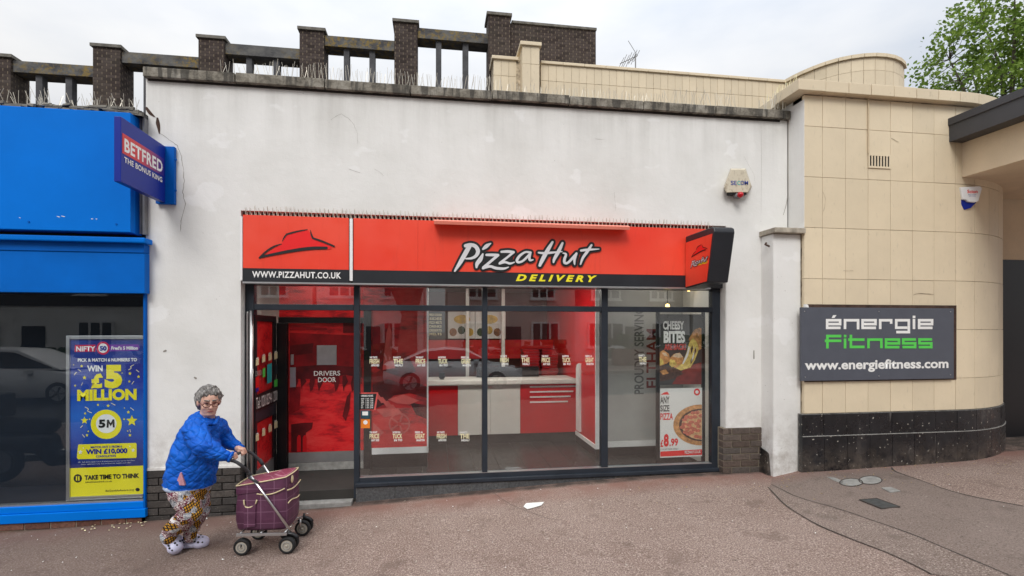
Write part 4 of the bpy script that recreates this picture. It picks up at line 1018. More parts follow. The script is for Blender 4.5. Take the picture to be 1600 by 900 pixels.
BX('flank_wall', M['render'], bb, X0B + .003, X0B + .25, YB + .045, .4, 3.12, 4.672)
BX('flank_wall', M['rust'], bb, X0B - .02, X0B + .25, .405, 5, 3.2, 4.66)
MB().box(X0B - .006, X0B - .001, YB + .0, 0, 3.12, 4.62).build('render_skin', M['render'], bb)
for st_ in ([(1427, 461, 1), (1436, 458.5, 1.4), (1459, 460, 1)], [(1318, 423, .8), (1333, 423, .8)], [(1286, 300, .8), (1290, 312, .6), (1287, 330, .6)], [(1393, 216, .7), (1404, 222, .7)]): strokes('crack', M['joint'], bb, [st_], pxmap(YB - .003))
# black glazed base
zb = [.12, .700, .952]
for i in range(len(cols) - 1):
    for j in range(2):
        b = MB(); curvebox(b, cols[i] - (.05 if i == 0 else 0) + .002, cols[i + 1] - .002, zb[j] + (.002 if j else -.1), zb[j + 1] - .002, .028 + random.uniform(-.0012, .0012) - .008 * j, -.03)
        b.build('base_tile', M['black_tile'], bb, bevel=.003)
b = MB(); curvebox(b, -.045, cols[-1] - .01, 0, .957, .012, -.1, 24); b.build('base_bed', M['joint_grey'], bb)
b = MB(); curvebox(b, -.045, cols[-1] - .01, .696, .704, .0305, .0, 24); b.build('base_ledge', M['cement'], bb)
# coping blocks
cu = [1247.6, 1290.6, 1327, 1362, 1397.5, 1432.6, 1467, 1500.7]
def sforo(u, off):
    lo, hi = -.4, 4.2
    for i in range(40):
        m_ = (lo + hi) / 2; p = path(m_, off); d = p - Vector((CAM.x, CAM.y, 0)); uu = 800 + FPX * (d.x * cT - d.y * sT) / (d.x * sT + d.y * cT)
        lo, hi = (m_, hi) if uu < u else (lo, m_)
    return (lo + hi) / 2
cs_ = [sforo(u, .09) for u in cu]; cs_ += [cs_[-1] + .27 * k for k in range(1, 6)]
for i in range(len(cs_) - 1):
    b = MB(); curvebox(b, cs_[i] + .003, cs_[i + 1] - .003, 4.685, 4.812 + random.uniform(-.003, .003), .09 + random.uniform(-.003, .003), -.35)
    b.build('coping_block', M['tile_far'], bb, bevel=.006)
for k in range(2): BX('coping_block', M['tile_far'], bb, X0B - .115, X0B + .25, YB + .36 + .30 * k, YB + .655 + .30 * k, 4.685, 4.81, .006)
BX('parapet_back', M['rust'], bb, X0B + .26, 12, 1.2, 1.3, 4.0, 4.66)
spikes('bird_spikes', bb, [(x, .02 + random.uniform(-.1, .15), 4.585) for x in frange(3.95, 4.22, 12)], .20, .03, .0028, M['wire'])
spikes('bird_spikes', bb, [(X0B - .06, y, 4.81) for y in frange(-.2, .3, 8)], .14, .04, .0026, M['cream_print'])
spikes('bird_spikes', bb, [(X0B + x, .1, 4.81) for x in frange(0, 1.6, 18)], .10, .06, .0022, M['cream_print'])
# vent, cable, conduit
ve = thing('air_vent', 'small buff air brick grille with upright slots high on the tiled wall', 'air vent', PX(1374, 252, YB))
vx0, vx1, vz0, vz1 = rect(1356.5, 1391, 241, 263, YB - .006)
BX('backing', M['frame_black'], ve, vx0 + .01, vx1 - .01, YB - .005, YB - .002, vz0 + .01, vz1 - .01)
b = MB(); 
for z in (vz0, vz1 - .022): b.box(vx0, vx1, YB - .012, YB - .0055, z, z + .022)
for k in range(8): x = vx0 + (vx1 - vx0 - .018) * k / 7; b.box(x, x + .018, YB - .0122, YB - .0056, vz0 + .0225, vz1 - .0225)
b.build('grille', M['tile'], ve)
M['cable'] = mat('painted wall cable', (.58, .47, .32), .7)
b = MB(); b.tube([PX(1351, 151, YB - .012), PX(1355, 150, YB - .015), PX(1357, 155, YB - .012), PX(1357, 240, YB - .012)], .0085, 6); b.build('cable', M['cable'], bb)
# white pier with ledge
M['ledge'] = mat('weathered stone ledge', (.36, .32, .26), .9, var=.35, scale=9, bump=.006)
YP_ = -.215; px0, px1 = 3.884, X0B + .003
pier = thing('white_pier', 'narrow chipped white pier with concrete ledge between the two buildings', 'pier', (4.06, -.1, .24))
b = MB(); zt2 = 3.055
b.box(px0, X0B - .006, YP_, .30, .1, zt2); b.build('shaft', M['pillar_white'], pier, bevel=.006)
BX('front_skim', M['pillar_white'], pier, px0 + .002, X0B + (XX(1245, YP_) - X0B) , YP_ - .006, YP_ - .001, .16, zt2 - .005)
BX('ledge', M['ledge'], pier, px0 - .03, X0B + .0, YP_ - .08, .0 - .001, zt2 + .004, zt2 + .062, .006)
MB().hexa([(px0 - .035, -.17, .1), (px0 - .001, -.20, .1), (px0 - .001, -.002, .1), (px0 - .035, -.002, .1), (px0 - .012, -.13, .50), (px0 - .001, -.15, .48), (px0 - .001, -.002, .52), (px0 - .02, -.002, .53)]).build('base_fillet', M['black_tile'], pier, bevel=.006)
strokes('crack', M['wallcrack'], shop, [[(1231.5, 186, 1.2), (1232, 240, 2.2), (1231, 262, 1.4), (1232, 300, 1.4), (1229, 318, .7), (1224, 336, .5)]], pxmap(-.004), smooth=False, round_=False)
b = MB(); p = PX(1196, 384, -.05); b.tube([(px0 - .02, -.12, p.z + .02), (px0 - .045, -.14, p.z), (px0 - .03, -.19, p.z - .03)], .012, 6); b.build('hook', M['rust'], pier)
# fitness sign
ES = thing('wall_sign', 'slate grey gym sign with white and green letters on the tiled wall', 'sign', PX(1371, 538, YB))
EY = YB - .045
panel('sign_panel', M['sign_grey'], ES, 1252, 1490.5, 481, 593.5, EY, EY + .03, .003)
BX('recess', M['rust'], ES, X0B - .005, XX(1493.5, YB), YB - .008, YB - .003, 1.33, 2.235)
em = pxmap(EY - .0015, 1280, 480, 8.184); w_ = 33
def wl(p): return [(x, y, w_) for x, y in p]
def efn(dx, y0): k = y0 - 167; return wl([(118 + dx, 216 + k), (267 + dx, 216 + k), (267 + dx, 167 + k), (102 + dx, 167 + k), (102 + dx, 264 + k), (273 + dx, 264 + k)])
white = [efn(0, 167), wl([(330, 280), (330, 167), (497, 167), (497, 283)]), efn(453, 167), wl([(780, 280), (780, 167), (920, 167), (920, 212)]), wl([(1146, 230), (1146, 167), (985, 167), (985, 262), (1128, 262)]), wl([(1146, 231), (1146, 318), (985, 318)]), wl([(1212, 150), (1212, 280)]), efn(1176, 167)]
strokes('lettering', M['white_print'], ES, white, em, 0, False, False, polys=[[(158, 138), (195, 138), (222, 100), (178, 102)], [(1195, 108), (1230, 108), (1230, 140), (1195, 140)]])
green = [wl([(283, 369), (105, 369), (105, 528)]), wl([(72, 430), (88, 430)]), wl([(122, 430), (283, 430)]), wl([(330, 400), (330, 528)]), wl([(405, 353), (405, 508), (580, 508)]), wl([(370, 415), (388, 415)]), wl([(422, 415), (580, 415)]), wl([(630, 525), (630, 415), (795, 415), (795, 525)]), efn(752, 414), wl([(1237, 413), (1074, 413), (1074, 462), (1226, 462), (1226, 510), (1065, 510)]), wl([(1443, 413), (1282, 413), (1282, 462), (1433, 462), (1433, 510), (1272, 510)])]
strokes('lettering', M['green_print'], ES, green, em, 0, False, False, polys=[[(315, 353), (347, 353), (347, 385), (315, 385)]])
text_px('www.energiefitness.com', M['white_print'], ES, 1257.5, 1482, 561.5, 581, EY - .0015, bold=.03)
b = MB()
for u, v in ((1257, 486.5), (1373, 487), (1485, 487), (1258, 589), (1373, 587.5), (1485, 585.5)): q = PX(u, v, EY); b.tube([q, q + Vector((0, -.004, 0))], .007, 8)
b.build('screw', M['alu'], ES, kind='stuff')
# chipped edge left of the sign
b = MB()
for k in range(16): z = 1.36 + k * .055; x = X0B + random.uniform(-.012, .012); b.hexa([(x - .02, YB - .03, z), (x + .025, YB - .034, z + .01), (x + .02, YB - .002, z), (x - .02, YB - .002, z), (x - .015, YB - .028, z + .05), (x + .015, YB - .03, z + .045), (x + .02, YB - .002, z + .05), (x - .02, YB - .002, z + .05)])
b.build('broken_edge', M['pillar_white'], ES, kind='stuff')
# grey canopy and buff beam over the corner entrance: project toward the street
sc0 = sfor(1484); cp0 = path(sc0); XC0 = cp0.x
zc_b, zc_t = ZZ(1484, 222, YB), ZZ(1484, 187, YB)
b = MB(); b.box(XC0 - .01, XC0 + 4, YB - 2.6, YB + .25, zc_b, zc_t + .0)
cn = b.build('canopy', M['canopy'], bb)
BX('canopy_edge', M['canopy'], bb, XC0 - .025, XC0 + 4, YB - 2.62, YB + .1, zc_t - .075, zc_t + .012, .004)
sb0 = sfor(1503); bp = path(sb0)
BX('beam', M['beige_paint'], bb, bp.x, bp.x + 3.9, YB - 2.4, bp.y + .8, ZZ(1502, 277, bp.y), zc_b - .003)
MB().ell((XC0 + .75, YB + .62, zc_t - .0), (.85, .6, .30), None, 20, 10).build('canopy_cowl', M['canopy'], bb, True)
q = path(sfor(1566)); BX('entrance_wall', M['frame_black'], bb, q.x + .05, q.x + 3, q.y + .55, q.y + .7, .1, 2.95); BX('entrance_wall', M['beige_paint'], bb, q.x + .05, q.x + 3, q.y + .55, q.y + .7, 2.953, 4.6)
# set-back upper wall with drum
YU = 8.5; uz0, uz1 = 8.0, 9.50
TU = 12.4 * (14.2 / FPX) * 1.03
xa, xb_ = XX(845, YU), XX(1228, YU)
nT = round((xb_ - xa) / TU); TU = (xb_ - xa) / nT
zr = [6.4, 7.0, 7.62, 8.24, ZZ(1000, 137, YU), uz1 - .07]
for i in range(nT):
    for j in range(2, len(zr) - 1): brick(bb, xa + i * TU + .004, xa + (i + 1) * TU - .004, YU, YU + .05, zr[j] + .004, zr[j + 1] - .004, M['tile_far'], 'tile')
BX('tile_bed', M['joint'], bb, xa, xb_, YU + .012, YU + .4, 5, uz1 - .07)
for k in range(12): BX('coping_block', M['tile_far'], bb, xa + (xb_ - xa) * k / 12 + .004, xa + (xb_ - xa) * (k + 1) / 12 - .004, YU - .05, YU + .4, uz1 - .068, uz1 + .01, .01)
xl, xp = XX(771, YU), XX(807, YU); xp1 = XX(843, YU - .35)
BX('tile_bed', M['joint'], bb, xl + .01, xp + .2, YU + .012, YU + .6, 5, 9.46)
for i in range(3):
    w3 = (xp - xl) / 3
    for j, (a, q) in enumerate(((8.0, 8.6), (8.6, 9.02), (9.02, 9.46))): brick(bb, xl + i * w3 + .004, xl + (i + 1) * w3 - .004, YU, YU + .05, a + .004, q - .004, M['tile_far'], 'tile')
BX('coping_block', M['tile_far'], bb, xl - .05, xp + .05, YU - .06, YU + .65, 9.462, 9.55, .01)
xq0 = XX(816, YU - .35)
zpt = ZZ(828, 72, YU - .35)
for j, (a, q) in enumerate(((7.6, 8.3), (8.3, ZZ(828, 100, YU - .35)), (ZZ(828, 100, YU - .35), zpt))):
    for i in range(2): w3 = (xp1 - xq0) / 2; brick(bb, xq0 + i * w3 + .003, xq0 + (i + 1) * w3 - .003, YU - .35, YU - .30, a + .003, q - .003, M['tile_far'], 'tile')
BX('pier_core', M['tile_far'], bb, xq0 + .004, xp1 - .004, YU - .298, YU + .5, 6, zpt); BX('coping_block', M['tile_far'], bb, xq0 - .06, xp1 + .05, YU - .41, YU + .55, zpt + .002, zpt + .10, .01)
# drum: curve coming forward from the wall, then round and back
def Pz(u, v, z):  # point at height z on the sight line
    a = (u - 800) / FPX; t = (z - CAM.z) * FPX / (VH - v); return Vector((t * (sT + cT * a), CAM.y + t * (cT - sT * a), z))
DZ = uz1 + .03
rim = [Pz(u, v, DZ) for u, v in ((1228, 125), (1250, 113.5), (1280, 101), (1310, 91.5), (1340, 86), (1365, 84), (1390, 86), (1404, 91), (1411, 97), (1413, 103))]
pts = crom([tuple(p) for p in rim], 12)
# resample by arc length
def resample(pts, step):
    P = [Vector(p) for p in pts]; out = [P[0]]; acc = 0
    for a, q in zip(P, P[1:]):
        L = (q - a).length
        while acc + L >= step:
            a = a + (q - a) * ((step - acc) / (q - a).length); out.append(a.copy()); L = (q - a).length; acc = 0
        acc += L
    return out
RP = resample(pts, .30)
dzs = [7.4, 8.0, 8.6, ZZ(1380, 117, 7.0), DZ - .10]
for i in range(len(RP) - 1):
    a, q = RP[i], RP[i + 1]; d = (q - a).normalized(); n = Vector((-d.y, d.x, 0)); n = n if n.dot(a - CAM) > 0 else -n
    for j in range(1, 4):
        b = MB(); b.hexa([Vector((*(p_.xy), z)) for z in (dzs[j] + .004, dzs[j + 1] - .004) for p_ in (a + d * .006, q - d * .006, q - d * .006 + n * .05, a + d * .006 + n * .05)])
        b.build('tile', M['tile_far'], bb)
    b = MB(); b.hexa([Vector((*(p_.xy), z)) for z in (DZ - .095, DZ) for p_ in (a - n * .06, q - n * .06, q + n * .3, a + n * .3)]); b.build('coping_block', M['tile_far'], bb)
b = MB(); rings = []
for a in RP: 
    n = (a - CAM); n.z = 0; n.normalize(); rings.append([Vector((*(a + n * .014).xy, 5)), Vector((*(a + n * .014).xy, DZ - .097)), Vector((*(a + n * .25).xy, DZ - .097)), Vector((*(a + n * .25).xy, 5))])
b.loft(rings); b.build('tile_bed', M['joint'], bb)
BX('side_mass', M['beige_paint'], bb, XX(845, YU), RP[-1].x - .6, YU + .42, YU + 6, 0, 9.0)

# TV aerial
ae = thing('tv_aerial', 'thin grey television aerial standing behind the set-back buff parapet', 'aerial', PX(993, 105, 9.5))
q0, q1 = PX(993, 112, 9.5), PX(993, 85, 9.5)
MB().tube([q0, q1], .018, 6).build('mast', M['pipe'], ae)
b1, b2 = PX(969, 99.5, 9.3), PX(996, 87, 9.6); MB().tube([b1, b2], .013, 5).build('boom', M['pipe'], ae)
for k in range(7):
    t = .05 + .9 * k / 6; c = b1.lerp(b2, t); hh = .16 + .05 * (k % 2); MB().tube([c + Vector((-.08, .05, -hh)), c + Vector((.08, -.05, hh))], .009, 4).build('element', M['pipe'], ae)
for dx in (-1, 1): MB().tube([b2, b2 + Vector((-.30, 0, .34 * dx + .1))], .010, 4).build('reflector', M['pipe'], ae)

# ================================================================== BRICK SCREEN BEHIND
YS9 = 9.2
scn_ = thing('brick_screen', 'stepped dark brick piers with concrete beams and posts behind the shop', 'building', (-3, YS9, 0))
pxs = [-11.40, -8.86, -6.304, -3.716, -1.157, 1.523]; 
for i, x in enumerate(pxs):
    w = .645; zt = 9.40 + .444 * (i - 1)
    BX('brick_pier', M['far_brick'], scn_, x, x + w, YS9, YS9 + .62, 3, zt - .06)
    BX('pier_cap', M['cap'], scn_, x - .05, x + w + .05, YS9 - .05, YS9 + .67, zt - .058, zt + .02)
    if i < 5:
        bz = 8.87 + .434 * (i - 1) + .43
        BX('beam', M['lichen'], scn_, x + w + .003, pxs[i + 1] - .003, YS9 + .06, YS9 + .56, bz - .295, bz, .008)
        for u in ((55.5, 66), (102, 112.5), (224, 234), (268.5, 278.5), (384.5, 393.5), (427, 436.3), (537, 545.7), (577, 586), (681, 689.7), (723, 732))[2 * i:2 * i + 2]:
            BX('post', M['grey_conc'], scn_, XX(u[0], YS9 + .14), XX(u[1], YS9 + .14), YS9 + .14, YS9 + .34, 3, bz - .297, .006)
BX('brick_block', M['far_brick'], scn_, pxs[-1] + .648, XX(931, YS9 + .12), YS9 + .12, YS9 + 5, 3, 11.0); BX('block_cap', M['cap'], scn_, pxs[-1] + .70, XX(932.5, YS9 + .08), YS9 + .08, YS9 + 5.05, 11.002, 11.07)
#--PART4--
# ================================================================== BETTING SHOP
bs_ = thing('betting_shop', 'bright blue fronted betting shop with dark window beside the white shop', 'shop', (-4, -.1, 0))
fzb, fzt = 2.885, 4.045
BX('fascia', M['blue'], bs_, -6.2, XX(204, -.2), -.2, -.03, fzb, fzt, .006)
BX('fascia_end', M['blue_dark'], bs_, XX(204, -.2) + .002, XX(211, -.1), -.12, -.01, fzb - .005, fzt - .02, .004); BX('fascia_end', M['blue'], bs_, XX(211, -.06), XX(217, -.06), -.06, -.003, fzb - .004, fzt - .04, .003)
BX('shop_wall', M['frame_black'], bs_, -6.2, XL - .02, -.0, .28, 2.3, 4.07)
BX('flashing', M['frame_black'], bs_, -6.2, XL + .02, -.12, .4, 4.052, 4.10)
b = MB()
for k in range(46):
    x = random.uniform(-4.4, -2.95); l = random.uniform(.04, .16); z = 4.05 + random.uniform(0, .05); b.hexa([(x, -.16, z), (x + l, -.165, z + random.uniform(-.02, .01)), (x + l, -.12, z), (x, -.12, z), (x, -.15, z + .02), (x + l, -.155, z + random.uniform(.01, .035)), (x + l, -.12, z + .03), (x, -.12, z + .02)])
b.build('torn_felt', [M['cap']], bs_, kind='stuff')
spikes('bird_spikes', bs_, [(x, -.05 + random.uniform(-.08, .1), 4.09) for x in frange(-4.3, -2.95, 34)], .17, .06, .0024)
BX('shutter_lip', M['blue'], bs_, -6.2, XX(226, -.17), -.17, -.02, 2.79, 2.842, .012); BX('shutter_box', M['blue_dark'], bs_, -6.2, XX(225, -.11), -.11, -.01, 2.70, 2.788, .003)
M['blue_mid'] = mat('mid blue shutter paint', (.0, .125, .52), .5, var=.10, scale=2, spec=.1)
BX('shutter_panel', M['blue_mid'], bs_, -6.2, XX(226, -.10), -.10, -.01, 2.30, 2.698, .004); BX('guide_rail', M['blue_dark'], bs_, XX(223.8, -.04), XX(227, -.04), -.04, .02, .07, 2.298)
gl = BX('window_pane', M['dark_glass'], bs_, -6.2, XX(223.6, .0), .0, .006, .232, 2.298)
BX('sill', M['blue'], bs_, -6.2, XX(224.5, -.04), -.035, .08, .150, .215, .006); BX('sill', M['blue'], bs_, -6.2, XX(226.5, -.06), -.055, .08, .062, .148, .006); BX('sill_strip', M['alu'], bs_, -6.2, XX(223.5, -.02), -.015, .05, .2155, .231)
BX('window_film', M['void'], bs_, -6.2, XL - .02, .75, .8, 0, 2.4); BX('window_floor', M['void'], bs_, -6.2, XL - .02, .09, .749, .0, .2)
BX('mortar', M['mortar'], bs_, -6.2, XL - .02, -.028, .2, -.3, .060)
x = -6.2
while x < XL - .1: brick(bs_, x, min(x + .215, XL - .02), -.036, .05, -.008, .057, M['brick_red']); brick(bs_, x + .1, min(x + .315, XL - .02), -.036, .05, -.083, -.018, M['brick_red']); x += .225
strokes('scuff', M['white_plastic'], bs_, [[(89, 338, .8), (93, 339, 1.2)], [(96, 337.5, .8), (101, 338.5, 1)], [(143, 342, 1.2), (145, 342, 1)], [(150, 342, 1)] * 1 + [(151.5, 342.3, .8)], [(30, 340, .7), (32, 340.5, .7)], [(179, 184, 1), (179.5, 194, 1.4), (179, 206, .7)]], pxmap(-.2015))
for q in ((-3.05, 2.96), (-3.05, 3.97), (-3.8, 2.96)): MB().tube([(q[0], -.2, q[1]), (q[0], -.206, q[1])], .009, 8).build('screw', M['blue_dark'], bs_)
# poster in a silver snap frame behind the glass
PY = .028
pf = thing('framed_poster', 'blue and yellow lottery style poster in a silver frame behind dark glass', 'poster', PX(165, 650, PY))
def fr(u0, u1, v0, v1, d=.0): panel('frame_bar', M['alu'], pf, u0, u1, v0, v1, PY - .012 - d, PY + .012, .002)
x0, _, _, ztp = rect(104.5, 223, 524.5, 530, PY); xe = XX(224, PY); zbt = ZZ(104.5, 782, PY) + .002; xi = XX(110, PY); zi0, zi1 = zbt + .034, ztp - .036
for a in ((x0, xi, zbt, ztp), (xi + .001, xe, ztp - .035, ztp), (xi + .001, xe, zbt, zbt + .033)): BX('frame_bar', M['alu'], pf, a[0], a[1], PY - .014, PY + .014, a[2], a[3], .003)
def poster_blue():
    q = NB('printed blue poster paper'); x, y, z = q.xyz()
    f = q.math('DIVIDE', q.math('SUBTRACT', z, .6), 1.25)
    c = q.ramp(f, [(.0, (.012, .014, .13)), (.18, (.008, .05, .34)), (.38, (.010, .13, .54)), (.62, (.009, .040, .34)), (.92, (.012, .02, .17))])
    c = q.mix(q.ramp(q.noise(5, 4, .6), [(.4, 0), (.8, .35)]), c, (.05, .16, .55)); q.bump(q.noise(9, 3), .004, .3)
    return q.fin(c, .35)
M['poster_blue'] = poster_blue()
zy = ZZ(165, 729.5, PY)
BX('poster_sheet', M['poster_blue'], pf, xi, xe, PY - .002, PY + .004, zy, zi1); BX('poster_sheet', M['yellow_print'], pf, xi, xe, PY - .002, PY + .004, zi0, zy - .0005)
T = lambda s, m, u0, u1, v0, v1, **k: text_px(s, M[m], pf, u0, u1, v0, v1, PY - .0045, **k)
M['magenta_print'] = mat('crimson print', (.55, .02, .08), .5)
pp2 = lambda m, pl, d=.003: polys_px('print', M[m], pf, pl, PY - d)
pp2('magenta_print', [[(117, 539), (149, 538.5), (149, 549.5), (116.5, 550)], disc_pts(161, 544, 10.3, 10.3)], .003)
M['violet'] = mat('violet print', (.16, .03, .32), .5); pp2('violet', [[(170, 538.5), (216, 538), (218.5, 543), (216, 548), (170, 549)]], .0026)
pp2('white_print', [disc_pts(161, 544, 7.4)], .0042)
text_px('50', M['navy'], pf, 155.8, 166.6, 540.5, 548, PY - .0065, bold=.05)
T('NIFTY', 'white_print', 119, 149, 541, 549, bold=.03); T("Fred's 5 Million", 'white_print', 174, 215.5, 541, 546.5, bold=.04)
T('PICK & MATCH 6 NUMBERS TO', 'white_print', 121.5, 214, 559.5, 565, bold=.04)
T('WIN', 'white_print', 136, 160.5, 571, 580.5, bold=.04); T('£', 'yellow_print', 142, 161, 583.5, 607, bold=.07); T('5', 'yellow_print', 163.5, 191, 570, 607, bold=.07); T('MILLION', 'yellow_print', 120.5, 213.5, 608, 626, bold=.055)
pp2('yellow_print', [disc_pts(166, 663, 24.3, 23)], .003); pp2('white_print', [disc_pts(166, 662, 16, 14.8)], .0042); text_px('5', M['black_print'], pf, 154, 164.5, 655.5, 668.5, PY - .0065, bold=.05); strokes('lettering', M['black_print'], pf, [[(168, 668.3, 3), (168.6, 655.8, 3)], [(177.6, 667.8, 3), (177, 655.3, 3)], [(168.6, 657, 2.6), (172.8, 663.5, 2.6), (177, 656.6, 2.6)]], pxmap(PY - .0065), 0, False, False)
pp2('yellow_print', [[(122, 696), (123, 694.5), (212, 692), (213.5, 693.5), (213.5, 714), (212, 715.5), (122, 717.5), (120, 715)]], .003)
T('MATCH ANY 5 FROM 6', 'navy', 141.5, 190.5, 696.3, 700, bold=.03); T('WIN £10,000', 'navy', 134, 199, 701, 710.5, bold=.05); T('CONSOLATION', 'navy', 150, 181, 711, 714.5, bold=.03)
pp2('white_print', [star_pts(125.5, 706.5, 4), star_pts(208, 703.5, 3.2), star_pts(130, 700, 1.4), star_pts(203, 697.5, 1.4)], .0045)
pp2('yellow_print', [star_pts(*q) for q in ((127.5, 572, 2.6), (132, 590, 3.4), (117.5, 602.5, 2), (115, 570, 1.2), (203, 583.5, 2.8), (216.5, 588.5, 2.6), (202, 596, 2.2), (153, 632.5, 2.2), (169, 634, 2.8), (133, 646, 2.2), (200.5, 644, 2.8), (194, 655, 2), (132, 657, 6), (206, 657.5, 9), (140, 655, 1.6), (136, 680, 2.6), (138, 674, 1.8), (203, 680, 2.7), (199.5, 673.5, 1.4), (194.5, 637.5, 1.2), (190.8, 582.8, 1.2))], .0035)
strokes('print', M['cream_print'], pf, [[(116, 586, 1), (118, 583, 1.2), (120, 582, .8)], [(122, 577, 1), (126, 580, 1)], [(201, 578, 1), (205, 575, 1), (204, 573, 1), (209, 570, 1)], [(213, 578, 1), (217, 581, 1)], [(206, 600, 1), (209, 596, 1)], [(127, 602, .8), (129, 598, .8)], [(133, 636, 1), (138, 639, 1.2), (137, 642, 1), (143, 645, 1)], [(174, 630, 1), (180, 633, 1)], [(204, 637, 1), (209, 641, 1)], [(126, 668, 1), (129, 665, 1)], [(129, 679, 1), (132, 683, 1)], [(203, 671, .8), (204, 675, .8)]], pxmap(PY - .004))
T('18+. Full terms apply. Lines of small print run here across the sheet.', 'white_print', 122, 211, 720, 722, bold=0); T('Over eighteens only. See in shop for details and rules.', 'white_print', 127, 205, 723.5, 725.3, bold=0)
pp2('black_print', [disc_pts(121.5, 747.5, 6.6)], .003); pp2('yellow_print', [[(118.6, 744), (120.6, 744), (120.6, 751), (118.6, 751)], [(122.2, 744), (124.2, 744), (124.2, 751), (122.2, 751)]], .0042)
T('TAKE TIME TO THINK', 'black_print', 132, 217.5, 741, 748.5, bold=.045); T('taketimetothink.co.uk', 'black_print', 133, 175, 751, 754, bold=0); T('BeGambleAware.org', 'black_print', 165, 209, 764.5, 768.5, bold=.0); pp2('black_print', [disc_pts(215, 765, 3.4, 2.8)], .003)

# projecting sign
xs_ = XX(258.5, -.05)
zsT, zsB = ZZ(258.5, 229, -.05), ZZ(258.5, 316.5, -.05)
yn = yfor(189, xs_)
ps = thing('projecting_sign', 'navy projecting betting sign with red lettered panel above the shop corner', 'shop sign', (xs_, -.4, zsB))
BX('sign_box', M['navy'], ps, xs_ - .055, xs_, yn, -.052, zsB, zsT, .004)
BX('wall_plate', M['blue_dark'], ps, XX(243, -.05), XX(272, -.05), -.05, -.003, zsB - .012, zsT + .005, .004)
for z in (zsB + .13, zsT - .12): MB().tube([(XX(272, -.05) - .002, -.03, z), (XX(272, -.05) + .012, -.03, z)], .012, 8).build('bolt', M['blue_dark'], ps)
def SMs(u, v, dx=.003):
    x = xs_ + dx; y = yfor(u, x); a = (u - 800) / FPX; t = (y - CAM.y) / (cT - sT * a); return Vector((x, y, CAM.z + t * (VH - v) / FPX))
pa, pb = SMs(191.5, 207.5), SMs(191.5, 239); ym = SMs(246, 240).y; ye = SMs(256, 240).y
def red_fade():
    q = NB('red print fading to navy'); x, y, z = q.xyz(); f = q.math('DIVIDE', q.math('SUBTRACT', y, pa.y + .25), ye - pa.y - .25)
    return q.fin(q.ramp(f, [(0, (.62, .02, .03)), (.9, (.05, .022, .22))]), .35)
M['red_fade'] = red_fade()
MB().box(xs_ + .0005, xs_ + .002, pa.y, ye, pb.z, pa.z).build('red_band', M['red_fade'], ps)
o, o1 = SMs(194.5, 238.5), SMs(254, 270)
zz0 = SMs(194.5, 236.5).z; zz1 = SMs(194.5, 215.5).z
lettering('BETFRED', M['white_print'], ps, (xs_ + .003, o.y, zz0), (0, 1, 0), EZ, o1.y - o.y, zz1 - zz0, bold=.03, spacing=1.08)
zz0 = SMs(194.3, 253.5).z; zz1 = SMs(194.3, 244.5).z
lettering('THE BONUS KING', M['white_print'], ps, (xs_ + .003, SMs(194.3, 250).y, zz0), (0, 1, 0), EZ, SMs(253.5, 280).y - SMs(194.3, 250).y, zz1 - zz0, bold=.02, spacing=1.05)

# ================================================================== TREES
def leaf_mat(name, c0, c1):
    q = NB(name); f = q.noise(1.2, 3); c = q.ramp(q.math('ADD', q.math('MULTIPLY', f, .5), q.math('MULTIPLY', q.noise(9, 2), .5)), [(.35, c0), (.65, c1)])
    q.fin(c, .5, 0, .3)
    tr = q.n.new('ShaderNodeBsdfTranslucent'); q.link(c, tr.inputs[0]); ms = q.n.new('ShaderNodeMixShader'); ms.inputs[0].default_value = .38
    q.link(q.p.outputs[0], ms.inputs[1]); q.link(tr.outputs[0], ms.inputs[2]); q.link(ms.outputs[0], q.out.inputs[0]); return q.m
M['leaf'] = leaf_mat('plane leaf', (.10, .18, .028), (.29, .41, .07)); M['leaf_dark'] = leaf_mat('older plane leaf', (.07, .13, .02), (.16, .26, .04))
M['bark'] = mat('mottled bark', (.10, .085, .065), .9, var=.5, scale=4, bump=.02, bscale=14)
